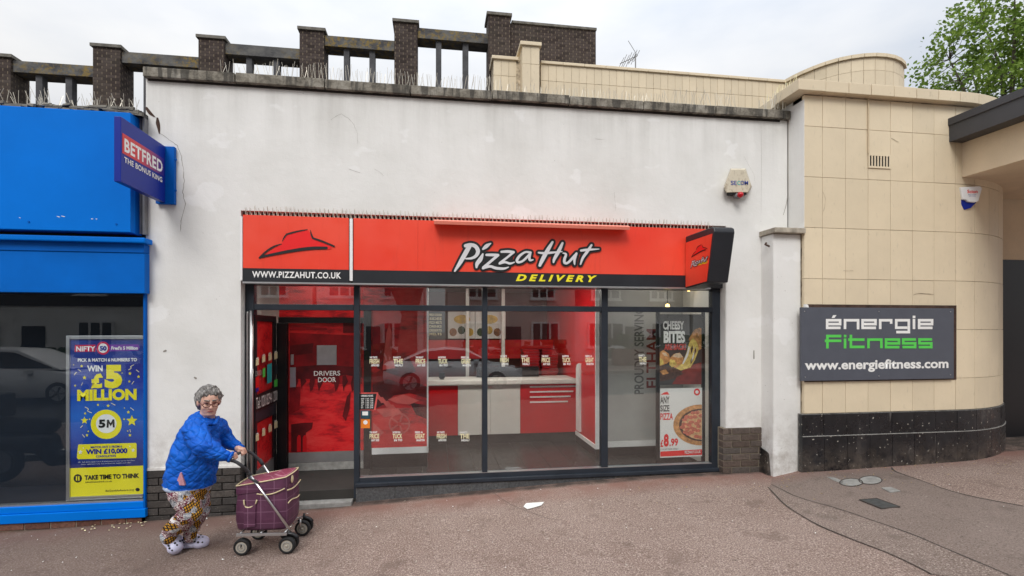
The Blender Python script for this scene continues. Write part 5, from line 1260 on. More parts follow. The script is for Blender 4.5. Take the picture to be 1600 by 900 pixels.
def tree(name, label, base, fork_h, crown_c, crown_r, ncl, nleaf, leaf, trunk_r, seed):
    rn = random.Random(seed); t = thing(name, label, 'tree', base); base = Vector(base); C = Vector(crown_c)
    tb = MB(); top = base + Vector((.2, 0, fork_h)); tb.tube([base - EZ * .2, base.lerp(top, .3) + Vector((.05, .05, 0)), base.lerp(top, .7), top], [trunk_r * 1.35, trunk_r, trunk_r * .85, trunk_r * .75], 10)
    lb = MB(); limbs = []
    for k in range(9):
        a = 2 * math.pi * k / 9 + rn.uniform(-.3, .3); el = rn.uniform(.1, 1.2)
        e = C + Vector((math.cos(a) * math.cos(el) * crown_r[0] * .75, math.sin(a) * math.cos(el) * crown_r[1] * .75, (math.sin(el) - .35) * crown_r[2] * .8))
        m1 = top.lerp(e, .4) + Vector((rn.uniform(-.3, .3), rn.uniform(-.3, .3), .4)); pts = crom([tuple(top - EZ * .3), tuple(m1), tuple(top.lerp(e, .75) + Vector((rn.uniform(-.4, .4), rn.uniform(-.4, .4), .2))), tuple(e)], 5)
        lb.tube(pts, [trunk_r * .5 * (1 - .9 * i / (len(pts) - 1)) + .012 for i in range(len(pts))], 7); limbs.append([Vector(p) for p in pts])
    tb.build('trunk', M['bark'], t, True)
    vv, ff, mi = [], [], []
    tw = MB()
    for k in range(ncl):
        a = rn.uniform(0, 2 * math.pi); cz = rn.uniform(-1, 1); q = rn.random() ** .45
        c = C + Vector((math.sqrt(1 - cz * cz) * math.cos(a) * crown_r[0], math.sqrt(1 - cz * cz) * math.sin(a) * crown_r[1], cz * crown_r[2])) * q
        l = rn.choice(limbs); s = min(l, key=lambda p: (p - c).length); s = min((min(l_, key=lambda p: (p - c).length) for l_ in limbs), key=lambda p: (p - c).length)
        mid = s.lerp(c, .5) + Vector((rn.uniform(-.2, .2), rn.uniform(-.2, .2), rn.uniform(-.1, .25))); tw.tube([s, mid, c], [.03, .018, .006], 4, False)
        rc = rn.uniform(.30, .62) * crown_r[0] / 5
        for i in range(nleaf):
            d = Vector((rn.gauss(0, 1), rn.gauss(0, 1), rn.gauss(0, .75))) * rc * .72; p = c + d
            n = Vector((rn.gauss(0, .7), rn.gauss(0, .7), rn.uniform(.2, 1))).normalized(); ax = n.orthogonal().normalized(); ax = Matrix.Rotation(rn.uniform(0, 6.3), 3, n) @ ax; bx = n.cross(ax)
            L = leaf * rn.uniform(.6, 1.25); o = len(vv)
            vv += [p - ax * L * .5, p + bx * L * .42 - n * L * .08, p + ax * L * .55 - n * L * .12, p - bx * L * .42 - n * L * .08]; ff.append((o, o + 1, o + 2)); ff.append((o, o + 2, o + 3)); mi += [0 if rn.random() < .72 else 1] * 2
    lb.v += []; lb.add(tw.v, tw.f); lb.build('limbs', M['bark'], t, True)
    me = bpy.data.meshes.new('crown'); me.from_pydata([tuple(q) for q in vv], [], ff); me.materials.append(M['leaf']); me.materials.append(M['leaf_dark']); me.polygons.foreach_set('material_index', mi)
    link('crown', me, t, kind='stuff'); return t
tcx = PX(1590, 70, 20); 
tree('plane_tree', 'leafy green plane tree rising behind the curved parapet of the tiled building', (tcx.x + .6, 20.5, .4), 7.0, (tcx.x, 20, tcx.z - .2), (5.2, 4.6, 5.4), 235, 46, .24, .38, 5)

# ================================================================== PERSON WITH TROLLEY
def remeshed(name, mb, m, parent, voxel, smooth=6, cut=None, disp=None, factor=.5):
    me = bpy.data.meshes.new('r'); me.from_pydata(mb.v, [], mb.f); bm = bmesh.new(); bm.from_mesh(me); bmesh.ops.recalc_face_normals(bm, faces=bm.faces); bm.to_mesh(me); bm.free()
    o = bpy.data.objects.new('r', me); COL.objects.link(o)
    r = o.modifiers.new('r', 'REMESH'); r.mode = 'VOXEL'; r.voxel_size = voxel; r.use_smooth_shade = True
    s = o.modifiers.new('s', 'SMOOTH'); s.iterations = smooth; s.factor = factor
    bpy.context.view_layer.update()
    out = bpy.data.meshes.new_from_object(o.evaluated_get(bpy.context.evaluated_depsgraph_get())); bpy.data.objects.remove(o)
    if cut or disp:
        bm = bmesh.new(); bm.from_mesh(out)
        for c, n in (cut or []): bmesh.ops.bisect_plane(bm, geom=list(bm.verts) + list(bm.edges) + list(bm.faces), plane_co=c, plane_no=n, clear_outer=True)
        bm.normal_update()
        if disp:
            for v in bm.verts: v.co += v.normal * disp(v.co)
        bm.to_mesh(out); bm.free()
    out.materials.clear(); out.materials.append(m); out.polygons.foreach_set('use_smooth', [True] * len(out.polygons))
    return link(name, out, parent)
from mathutils import noise as mnoise
M['skin'] = mat('fair skin', (.64, .385, .295), .5, var=.10, scale=18, bump=.002)
def jacket_mat():
    q = NB('bright blue quilted nylon'); x, y, z = q.xyz(); s = q.math('ADD', x, q.math('MULTIPLY', y, .7))
    w = q.math('MULTIPLY', q.noise(5, 2), .16)
    def wv(k): 
        t = q.math('ADD', q.math('ADD', q.math('MULTIPLY', s, k), z), w); return q.math('ABSOLUTE', q.math('SINE', q.math('MULTIPLY', t, 40)))
    h = q.math('MINIMUM', wv(.8), wv(-.8)); h = q.math('POWER', h, .5)
    q.bump(q.math('ADD', h, q.math('MULTIPLY', q.noise(30, 3), .5)), .012, .65)
    c = q.mix(q.ramp(q.noise(6, 4), [(.35, 0), (.7, 1)]), (.002, .075, .43), (.004, .125, .60)); return q.fin(c, .5, 0, .2)
M['jacket'] = jacket_mat()
def trouser_mat():
    q = NB('patchwork printed trousers'); x, y, z = q.xyz(); s = q.math('ADD', x, q.math('MULTIPLY', y, .8)); p2 = q.comb(s, z, 0)
    vo = q.n.new('ShaderNodeTexVoronoi'); vo.inputs['Scale'].default_value = 16; q.link(q.map(v=p2), vo.inputs['Vector']); pick = q.xyz(vo.outputs['Color'])[0]
    def stripes(k1, k2, f, th): return q.math('GREATER_THAN', q.math('SINE', q.math('MULTIPLY', q.math('ADD', q.math('MULTIPLY', s, k1), q.math('MULTIPLY', z, k2)), f)), th)
    grid = q.math('MAXIMUM', stripes(1, .35, 260, .45), stripes(-.35, 1, 260, .45))
    plaid = q.mix(grid, (.48, .24, .025), (.025, .018, .015))
    fol = q.ramp(q.noise(75, 3, .7, v=p2, dist=1.5), [(.38, (.03, .035, .06)), (.5, (.30, .32, .36)), (.62, (.70, .68, .66))])
    pai = q.ramp(q.math('SINE', q.math('MULTIPLY', q.noise(18, 2, .5, v=p2, dist=2.5), 42)), [(.15, (.14, .03, .06)), (.45, (.24, .13, .06)), (.62, (.66, .58, .52)), (.9, (.74, .72, .72))])
    c = q.mix(q.math('GREATER_THAN', pick, .36), plaid, fol); c = q.mix(q.math('GREATER_THAN', pick, .62), c, pai)
    q.bump(q.noise(14, 3), .012, .5); return q.fin(c, .85, 0, .2)
M['trousers'] = trouser_mat()
def hair_mat():
    q = NB('short grey hair'); f = q.noise(30, 5, .7, q.map((1, 1, .5)), 1.5)
    c = q.ramp(f, [(.33, (.035, .033, .030)), (.50, (.17, .16, .15)), (.68, (.50, .48, .46))]); q.bump(q.noise(70, 4, .7, q.map((1, 1, .4)), 1), .012, .9); return q.fin(c, .6, 0, .3)
M['hair'] = hair_mat()
M['clog'] = mat('pale lilac foam clog', (.60, .60, .78), .45, var=.05)
M['pink'] = mat('pink knit top', (.52, .25, .30), .8, var=.2, scale=60); M['denim'] = mat('pale blue shirt hem', (.42, .50, .66), .8, var=.15, scale=30)
M['tort'] = mat('brown spectacle frame', (.10, .018, .012), .3); M['lip'] = mat('lips', (.34, .09, .08), .5); M['eye'] = mat('dark eye', (.03, .02, .018), .3)
V = PX
pe = thing('person', 'person with short grey hair in blue quilted jacket pushing a maroon trolley', 'person', (PG(290, 862).x, PG(290, 862).y, PG(290, 862).z))
# head frame
HC = V(326.5, 627, -.97); fd = Vector((.50, -.84, -.16)).normalized(); sd_ = fd.cross(EZ).normalized(); ud = sd_.cross(fd).normalized()
def H(f, s, u): return HC + fd * f + sd_ * s + ud * u
HR = Matrix((sd_, fd, ud)).transposed()
bd = MB()
bd.ell(H(-.012, 0, .020), (.076, .094, .098), HR, 22, 16); bd.ell(H(.022, 0, -.048), (.062, .066, .072), HR, 18, 12); bd.ell(H(.048, 0, -.092), (.038, .036, .026), HR)
bd.ell(H(.015, 0, -.098), (.055, .06, .032), HR)      # soft jowl
for s in (-1, 1):
    bd.ell(H(.055, .036 * s, -.036), (.026, .024, .024), HR); bd.ell(H(.074, .030 * s, .020), (.026, .012, .009), HR); bd.ell(H(-.008, .079 * s, -.010), (.012, .022, .030), HR)
bd.cap(H(.080, 0, .012), .009, H(.104, 0, -.028), .0135); bd.ell(H(.094, .012, -.032), (.008, .01, .007), HR); bd.ell(H(.094, -.012, -.032), (.008, .01, .007), HR)
bd.ell(H(.078, 0, -.058), (.024, .012, .006), HR); bd.ell(H(.074, 0, -.070), (.022, .012, .007), HR)
bd.cap(H(-.02, 0, -.08), .058, V(322, 658, -.93), .066)
bd.cap(V(318, 668, -.93), .12, V(306, 712, -.95), .155); bd.cap(V(306, 712, -.95), .155, V(297, 752, -.95), .145)
NS, NE, NW = V(301, 674, -1.10), V(319, 702, -1.20), V(358, 712, -1.16)
FS_, FE, FW = V(340, 668, -.74), V(354, 688, -.70), V(371, 700, -.80)
bd.cap(NS, .06, NE, .045).cap(NE, .045, NW, .028); bd.cap(FS_, .055, FE, .042).cap(FE, .042, FW, .027)
K1, A1 = V(299, 800, -1.06), V(265, 836, -.90); K2, A2 = V(312, 798, -.84), V(297, 838, -.83)
bd.cap(V(285, 762, -1.02), .09, K1, .06).cap(K1, .06, A1, .034); bd.cap(V(305, 762, -.86), .09, K2, .06).cap(K2, .06, A2, .038)
# handle bar of the trolley, gripped by both hands
GA, GB = V(354, 718.5, -1.17), V(382, 703.5, -.80)
ga = (GB - GA).normalized(); gf = Vector((ga.y, -ga.x, 0)).normalized(); gf = gf if gf.x > 0 else -gf
def hand(wr, B, far):
    pal = B + EZ * .022 - gf * .018
    bd.cap(wr, .027, wr.lerp(pal, .6), .029)
    for i in range(4):
        L = (1.0, 1.08, 1.02, .84)[i]; bs0 = B + ga * ((i - 1.5) * .0185)
        k = bs0 + EZ * .030 - gf * .010; m1 = bs0 + EZ * .026 * L + gf * .021 * L; t = bs0 - EZ * .014 * L + gf * .030; e = bs0 - EZ * .024 + gf * .012
        bd.cap(wr.lerp(k, .5), .014, k, .0115, 8).cap(k, .0105, m1, .0095, 8).cap(m1, .0092, t, .0085, 8).cap(t, .0085, e, .0075, 8)
    tb_ = B - ga * .030 * far; bd.cap(wr.lerp(B, .4) - ga * .018 * far, .013, tb_ + EZ * .010 - gf * .012, .011, 8).cap(tb_ + EZ * .010 - gf * .012, .0105, B - ga * .034 * far + gf * .018 - EZ * .006, .0085, 8)
hand(NW, GA.lerp(GB, .30), -1); hand(FW, GA.lerp(GB, .82), 1)
remeshed('body', bd, M['skin'], pe, .0050, 3)
# face details
for s in (-1, 1):
    MB().ell(H(.083, .030 * s, .004), (.012, .006, .006), HR).build('eye', M['eye'], pe, True)
    MB().cap(H(.090, .014 * s, .030), .006, H(.080, .048 * s, .032), .004, 8).build('eyebrow', M['hair'], pe, True)
    g = MB(); c = H(.098, .032 * s, -.004); ring = [c + sd_ * (.026 * math.cos(a)) + ud * (.019 * math.sin(a)) - fd * (.006 * math.cos(a) * s) for a in [2 * math.pi * k / 18 for k in range(19)]]
    g.tube(ring, .0032, 6, False); g.tube([c + sd_ * .026 * s, H(.06, .076 * s, .006), H(-.01, .084 * s, .004)], .0026, 6)
    if s > 0: g.tube([H(.100, -.008, 0), H(.102, 0, .003), H(.100, .008, 0)], .003, 6)
    g.build('spectacles', M['tort'], pe, True)
MB().ell(H(.0875, 0, -.063), (.025, .006, .0052), HR).build('mouth', M['lip'], pe, True)
# hair: cap of overlapping locks
hb_ = MB(); hb_.ell(H(-.024, 0, .040), (.081, .096, .086), HR, 20, 14); rn = random.Random(11)
for k in range(120):
    a = rn.uniform(0, 2 * math.pi); el = rn.uniform(-.5, 1.5)
    d = Vector((math.cos(a) * math.cos(el), math.sin(a) * math.cos(el), math.sin(el)))
    if d.y > .45 and d.z < .50: continue
    if d.y > .1 and d.z < -.1: continue
    p = H(-.026 + d.y * .090, d.x * .078, .038 + d.z * .084); e = p + sd_ * d.x * .006 + ud * (d.z * .010 - .018) + fd * (d.y * .010) + Vector((rn.uniform(-.02, .02), rn.uniform(-.02, .02), rn.uniform(-.012, .014)))
    hb_.cap(p, .019, e, .012, 7)
for s in (-1, 1): hb_.ell(H(-.030, .050 * s, .035), (.040, .074, .070), HR); hb_.cap(H(-.025, .074 * s, .03), .030, H(-.040, .074 * s, -.035), .022).cap(H(-.05, .06 * s, .02), .045, H(-.065, .05 * s, -.06), .032)
for s in (-.06, -.025, .01, .045): hb_.cap(H(.045, s, .088), .019, H(.062, s + .02, .072), .011, 8)
hb_.cap(H(.040, -.045, .092), .018, H(.046, .03, .096), .020); hb_.cap(H(-.09, 0, .0), .05, H(-.075, 0, -.06), .035)
remeshed('hair', hb_, M['hair'], pe, .0055, 5, disp=lambda c: .004 * mnoise.noise(Vector((c.x * 60, c.y * 60, c.z * 28))) + .0025 * mnoise.noise(c * 110))
# jacket
jk = MB(); jps = []
for u, v, r, y in ((316, 664, .135, -.93), (311, 682, .175, -.94), (307, 702, .198, -.95), (302, 722, .205, -.95), (298, 742, .205, -.95), (296, 764, .21, -.95)):
    c = V(u, v, y); jps.append((c, r * .93))
for (c_a, r_a), (c_b, r_b) in zip(jps, jps[1:]): jk.cap(c_a, r_a, c_b, r_b, 20)
jk.cap(V(317, 656, -.90), .070, V(315, 664, -.92), .10); jk.cap(V(308, 668, -1.06), .10, V(343, 668, -.80), .085)
jk.cap(V(304, 674, -1.08), .096, V(318, 700, -1.19), .090).cap(V(318, 700, -1.19), .090, V(353, 711.5, -1.17), .048)
jk.cap(V(341, 670, -.76), .080, V(354, 688, -.71), .070).cap(V(354, 688, -.71), .070, V(370, 699, -.79), .045)
def quilt(c):
    s = c.x + .7 * c.y; w = .16 * mnoise.noise(c * 5) ; a = abs(math.sin((.8 * s + c.z + w) * 26)); b_ = abs(math.sin((-.8 * s + c.z + w) * 26))
    return .008 * (min(a, b_) ** .5) - .005 + .016 * mnoise.noise(Vector((c.x * 6, c.y * 6, c.z * 12))) + .007 * mnoise.noise(Vector((c.x * 16, c.y * 16, c.z * 26)))
hemz = ZZ(300, 757, -.95); nz_ = V(326, 655, -.95).z
jo = remeshed('jacket', jk, M['jacket'], pe, .0085, 14, cut=[(V(298, 756, -.95), Vector((-.07, .0, -1)))], disp=quilt)
sl = MB()
for A, dr in ((V(353, 711.5, -1.17), V(318, 700, -1.19)), (V(370, 699, -.79), V(354, 688, -.71))): d = (A - dr).normalized(); sl.tube([A + d * .030, A + d * .048], .046, 14)
sl.build('cuff', M['jacket'], pe, True)
zl = [V(331, 657, -1.10), V(336, 668, -1.12), V(341, 685, -1.12), V(340, 705, -1.13), V(336, 730, -1.12)]
# collar + shirt below the hem
MB().tube([V(311, 645, -.90), V(315, 655, -1.0), V(326, 665, -1.08), V(336, 662, -1.02), V(341, 652, -.92)], .016, 8).build('collar', M['jacket'], pe, True)
sh = MB(); sh.ell(V(295, 757, -.95), (.185, .19, .055), None, 20, 8); sh.build('shirt_hem', M['denim'], pe, True)
sh = MB(); p = V(283, 750, -1.150); sh.hexa([p + Vector(q) for q in ((-.052, .014, -.045), (.032, -.009, -.045), (.032, .03, -.045), (-.052, .05, -.045), (-.008, -.002, .060), (.002, -.002, .060), (.002, .03, .060), (-.008, .03, .060))]); sh.build('pink_top', M['pink'], pe, bevel=.01)
# trousers
tr = MB(); tr.ell(V(296, 760, -.95), (.170, .175, .13), None, 18, 10)
tr.cap(V(288, 770, -1.03), .118, K1, .088).cap(K1, .088, A1 + Vector((.01, 0, .03)), .070); tr.cap(V(306, 768, -.86), .112, K2, .082).cap(K2, .080, A2 + Vector((0, 0, .03)), .056)
tr.cap(A1 + Vector((.01, 0, .03)), .07, A1 + Vector((.0, -.01, -.005)), .066); tr.cap(A2 + Vector((0, 0, .03)), .056, A2 + Vector((0, 0, .0)), .055)
remeshed('trousers', tr, M['trousers'], pe, .0085, 5, disp=lambda c: .010 * mnoise.noise(Vector((c.x * 9, c.y * 9, c.z * 22))) + .004 * mnoise.noise(c * 40))
# clogs
def clog(heel, toe, lift, parent, W=1.22):
    d = (toe - heel); L = d.length; d.normalize(); n = d.cross(EZ).normalized(); up = n.cross(d).normalized()
    q = MB(); P = lambda f, s, u: heel + d * (L * f) + n * (s * W) + up * (u * 1.12)
    rt = Matrix((n, d, up)).transposed()
    q.ell(P(.16, 0, .030), (.046, L * .20, .034), rt, 16, 10); q.ell(P(.72, 0, .034), (.066, L * .31, .054), rt, 18, 10); q.ell(P(.45, 0, .030), (.052, L * .32, .038), rt); q.ell(P(.54, 0, .062), (.052, L * .17, .040), rt)
    q.cap(P(.03, 0, .03), .03, P(.03, 0, .075), .024); q.cap(P(.10, .034, .05), .016, P(.42, .046, .072), .016).cap(P(.10, -.034, .05), .016, P(.42, -.046, .072), .016)
    for k in range(8): q.ell(P(.12 + .11 * k, 0, .010), (.046, L * .12, .012), rt, 12, 6)
    o = remeshed('clog', q, M['clog'], parent, .005, 4)
    hs = MB()
    for f, s, u in ((.62, .050, .062), (.74, .051, .054), (.86, .040, .046), (.62, -.050, .062), (.74, -.051, .054), (.86, -.040, .046), (.70, .018, .081), (.70, -.018, .081), (.82, .012, .074)): hs.ell(P(f, s, u), (.0085, .010, .0085), rt, 8, 6)
    hb2 = hs.build('vent_hole', M['black_print'], o, True); hb2['kind'] = 'stuff'
t1 = PG(277, 867); h1 = V(258, 845, -.84); clog(h1, Vector((t1.x, t1.y, t1.z + .004)), 0, pe)
h2 = PG(281, 857); t2 = PG(326, 853); clog(Vector((h2.x, h2.y, G(h2.x, h2.y) + .003)), Vector((t2.x, t2.y, G(t2.x, t2.y) + .003)), 0, pe)

# ------------------------------------------------------------------ trolley
def bag_mat(name, c0, line, k=1.0):
    q = NB(name); x, y, z = q.xyz(); s = q.math('ADD', x, q.math('MULTIPLY', y, .6))
    f = lambda a, p: q.math('LESS_THAN', q.math('FRACT', q.math('DIVIDE', a, p)), .05)
    ln = q.math('MAXIMUM', f(s, .105), f(z, .098)); c = q.mix(q.math('MULTIPLY', ln, .55), q.ramp(q.noise(9, 4), [(.3, sc(c0, .8)), (.7, sc(c0, 1.2))]), line)
    q.bump(q.noise(18, 3), .012, .35); return q.fin(c, .5, 0, .4)
M['bag'] = bag_mat('plum checked nylon', (.095, .030, .066), (.30, .16, .24)); M['bag_lid'] = bag_mat('maroon checked nylon lid', (.22, .040, .075), (.46, .22, .27))
M['piping'] = mat('cream piping', (.62, .52, .32), .6); M['grip'] = mat('dark grey foam grip', (.045, .045, .05), .8, bump=.003); M['hub'] = mat('beige plastic hub', (.36, .33, .28), .5)
TY = -1.02; w0 = PG(378, 868); w1 = PG(449, 865); w2 = PG(467, 837)
ty = thing('shopping_trolley', 'plum checked four wheeled shopping trolley bag with steel handle', 'shopping trolley', (w1.x, w1.y, w1.z))
gx = (w1 - w0); gx.z = 0; TL = gx.length; gx.normalize(); gy = Vector((-gx.y, gx.x, 0))
wid = .305
def TP(f, s, z): p = w0 + gx * f + gy * s; return Vector((p.x, p.y, w0.z + z))
def sz(u, v, s):   # point at across-offset s on the sight line, as (along, height)
    n = gy; O = w0 + gy * s; a = (u - 800) / FPX; b_ = (VH - v) / FPX
    d = Vector((sT + cT * a, cT - sT * a, b_)); t = (O - CAM).dot(n) / d.dot(n); p = CAM + d * t; return (p - w0).dot(gx), p.z - w0.z
def TPX(u, v, s): f, z = sz(u, v, s); return TP(f, s, z)
# bag: near face at s=.02, far at s=wid
nb = [TPX(373.5, 829, .02), TPX(452, 825, .02)]; nt_ = [TPX(371.5, 757, .02), TPX(444, 745, .02)]
zt0 = sz(371, 757, .02)[1]; fL, fR = sz(372, 790, .02)[0], sz(450, 790, .02)[0]; zb0 = sz(374, 829, .02)[1]; zt1 = zt0 + .01; fR -= .02
def bagring(z, gL, gR, gn, gf_, n=5):
    L, Rr, s0, s1 = fL - gL, fR + gR, .02 - gn, wid + gf_; pts = []
    def edge(a, q, bul, nrm):
        for k in range(n): t = k / n; p = a.lerp(q, t); pts.append(p + nrm * bul * math.sin(math.pi * t))
    tl = .055 * max(0, (z - zb0) / (zt0 - zb0))
    c = [TP(L, s0, z - .012 * tl / .055), TP(Rr, s0, z + tl), TP(Rr, s1, z + tl), TP(L, s1, z - .012 * tl / .055)]
    edge(c[0], c[1], .014, -gy); edge(c[1], c[2], .012, gx); edge(c[2], c[3], .014, gy); edge(c[3], c[0], .012, -gx); return pts
b = MB(); zr_ = [(0, -.01, -.01, -.01, -.01), (.02, .0, .002, .004, .004), (.10, .012, .010, .012, .012), (.22, .010, .006, .010, .012), (.30, .004, .0, .004, .004), (zt0 - zb0 - .045, 0, -.006, 0, 0)]
b.loft([bagring(zb0 + z, *r) for z, *r in zr_]); b.build('bag', M['bag'], ty, True)
b = MB(); b.loft([bagring(zt0 - .075, .010, .004, .010, .010), bagring(zt0 - .03, .012, .004, .012, .012), bagring(zt0 - .002, .008, .0, .008, .008)], False); lid = b.build('lid', M['bag'], ty, True)
b = MB(); b.loft([bagring(zt0 - .002, .0078, .0, .0078, .0078), bagring(zt0 + .012, -.02, -.02, -.02, -.02), bagring(zt0 + .016, -.09, -.09, -.08, -.08)]); b.build('lid_top', M['bag_lid'], lid, True)
rg = bagring(zt0 + .003, .011, .002, .011, .011); MB().tube(rg + [rg[0]], .0055, 6, False).build('lid_piping', M['piping'], lid, True)
def wave(s, x0, x1): return [TP(fL + (fR - fL) * t, s, zt0 - .088 + .055 * t - .03 * math.sin(math.pi * max(0, (t - .35) / .65) * 1.0) * (1 if t > .35 else 0)) for t in frange(x0, x1, 14)]
MB().tube(wave(.02 - .024, .42, 1.0), .0055, 6).build('flap_piping', M['piping'], ty, True)
rp = [TP(fR + .024, s, zt0 - .048 - .02 * math.sin(math.pi * (s / wid))) for s in frange(.0, wid, 8)]; MB().tube(rp, .0055, 6).build('flap_piping', M['piping'], ty, True)
MB().tube([TP(fR + .022, s, zt0 - .17 + .012 * math.sin(6 * s / wid)) for s in frange(.02, wid - .02, 8)], .005, 6).build('pocket_piping', M['piping'], ty, True)
MB().tube([TPX(u, v, -.012) for u, v in crom([(381, 781), (382, 790), (386, 793), (393, 792), (399, 787), (401.5, 781)], 4)], .0062, 6).build('pocket_piping', M['piping'], ty, True)
pk = MB(); pkp = [TPX(u, v, .0) for u, v in ((381.5, 783), (385.5, 792), (393, 792), (401, 783), (400, 822), (382, 824))]; pk.prism(pkp, -gy * .018); pk.build('pocket', M['bag'], ty, bevel=.006)
MB().ell(TP(fR + .018, .12, zt0 + .012), (.006, .028, .034), Matrix((gx, gy, EZ)).transposed(), 14, 8).build('badge', M['piping'], ty, True)
# frame
def bar(nm, pts, r, m, n=8): return MB().tube(pts, r, n).build(nm, M[m], ty, True)
NJ = TPX(386.5, 736, -.02); NBt = TPX(453, 828, -.03); FJ = TPX(407, 720, wid + .02); FBt = TPX(462, 800, wid + .03)
bar('frame_tube', [NJ, NBt], .0105, 'chrome'); bar('frame_tube', [FJ, FBt], .0105, 'chrome')
bar('grip_tube', crom([tuple(GA), tuple(V(367, 721, -1.16)), tuple(V(378, 728, -1.14)), tuple(NJ.lerp(NBt, .02))], 5), .0135, 'grip', 10)
bar('grip_tube', crom([tuple(GB), tuple(V(390, 706.5, -.76)), tuple(V(397, 711, -.74)), tuple(FJ.lerp(FBt, .02))], 5), .0135, 'grip', 10)
bar('cross_grip', [GA, GA.lerp(GB, .5), GB], .0130, 'grip', 10); bar('sleeve', [NJ.lerp(NBt, -.03), NJ.lerp(NBt, .07)], .016, 'grip', 10); bar('sleeve', [FJ.lerp(FBt, -.03), FJ.lerp(FBt, .07)], .016, 'grip', 10)
cl_ = NJ.lerp(NBt, .16); bar('clip', [cl_ + gx * -.045 + EZ * .03, cl_ + gx * .03 - EZ * .02], .013, 'grip')
zbar = zb0 - .012
for s in (-.03, wid + .03): BXp = MB(); BXp.hexa([TP(f, s + o, zbar + dz) for dz in (-.016, .006) for f, o in ((fL + .01, -.008), (fR + .03, -.008), (fR + .03, .008), (fL + .01, .008))]); BXp.build('base_bar', M['alu'], ty, bevel=.002)
for f in (fL + .03, (fL + fR) / 2, fR): bar('cross_bar', [TP(f, -.03, zbar - .004), TP(f, wid + .03, zbar - .004)], .007, 'chrome')
bar('strut', [FBt, TP(fR - .02, wid + .03, zbar)], .008, 'chrome'); bar('strut', [TP(fR + .03, wid - .02, zbar), TP(fR + .02, wid, .10)], .008, 'chrome')
def wheel(c, r=.0705, wth=.026, twin=False):
    w = thing_part = MB(); prof = [(r - .022, -wth), (r - .006, -wth), (r, -wth * .5), (r, wth * .5), (r - .006, wth), (r - .022, wth)]
    rings = []
    for k in range(25): a = 2 * math.pi * k / 24; rings.append([c + (gx * math.cos(a) + EZ * math.sin(a)) * pr_ + gy * q for pr_, q in prof])
    w.loft(rings, False); t = w.build('wheel', M['rubber'], ty, True)
    h = MB(); h.tube([c - gy * (wth - .004), c + gy * (wth - .004)], r - .021, 20); h.build('hub', M['hub'], t)
    h = MB(); rr_ = [c + (gx * math.cos(a) + EZ * math.sin(a)) * (r - .040) - gy * (wth - .002) for a in [2 * math.pi * k / 20 for k in range(21)]]; h.tube(rr_, .004, 5, False); h.build('hub_ring', M['cement'], t, True)
    h = MB(); h.ell(c - gy * (wth - .002), (.012, .012, .006)); h.build('axle_cap', M['hub'], t, True)
    return c
def onG(p, r=.0705): return Vector((p.x, p.y, G(p.x, p.y) + r + .002))
c0 = wheel(onG(w0 + gy * .01)); c0b = wheel(onG(w0 + gy * (wid + .02)))
for dz in (c0, c0b): bar('leg', [Vector((dz.x, dz.y, w0.z + zbar - .012)), dz + EZ * .06], .009, 'chrome'); bar('fork', [dz + EZ * .075, dz - gy * .03], .006, 'grip')
for cbase in (w1, w1 + gy * (wid + .06)):
    a = wheel(onG(cbase), .0705, .020); d_ = wheel(onG(cbase + gy * .075 + gx * .0), .0705, .020)
    bar('axle', [a, d_], .008, 'frame_black'); bar('leg', [a.lerp(d_, .5), a.lerp(d_, .5) + EZ * .12], .011, 'frame_black')
    mg = MB(); cc = a.lerp(d_, .5); mg.tube([cc + (gx * math.cos(t) + EZ * math.sin(t)) * .082 for t in frange(.5, 2.4, 8)], .018, 6); mg.build('mudguard', M['frame_black'], ty, True)
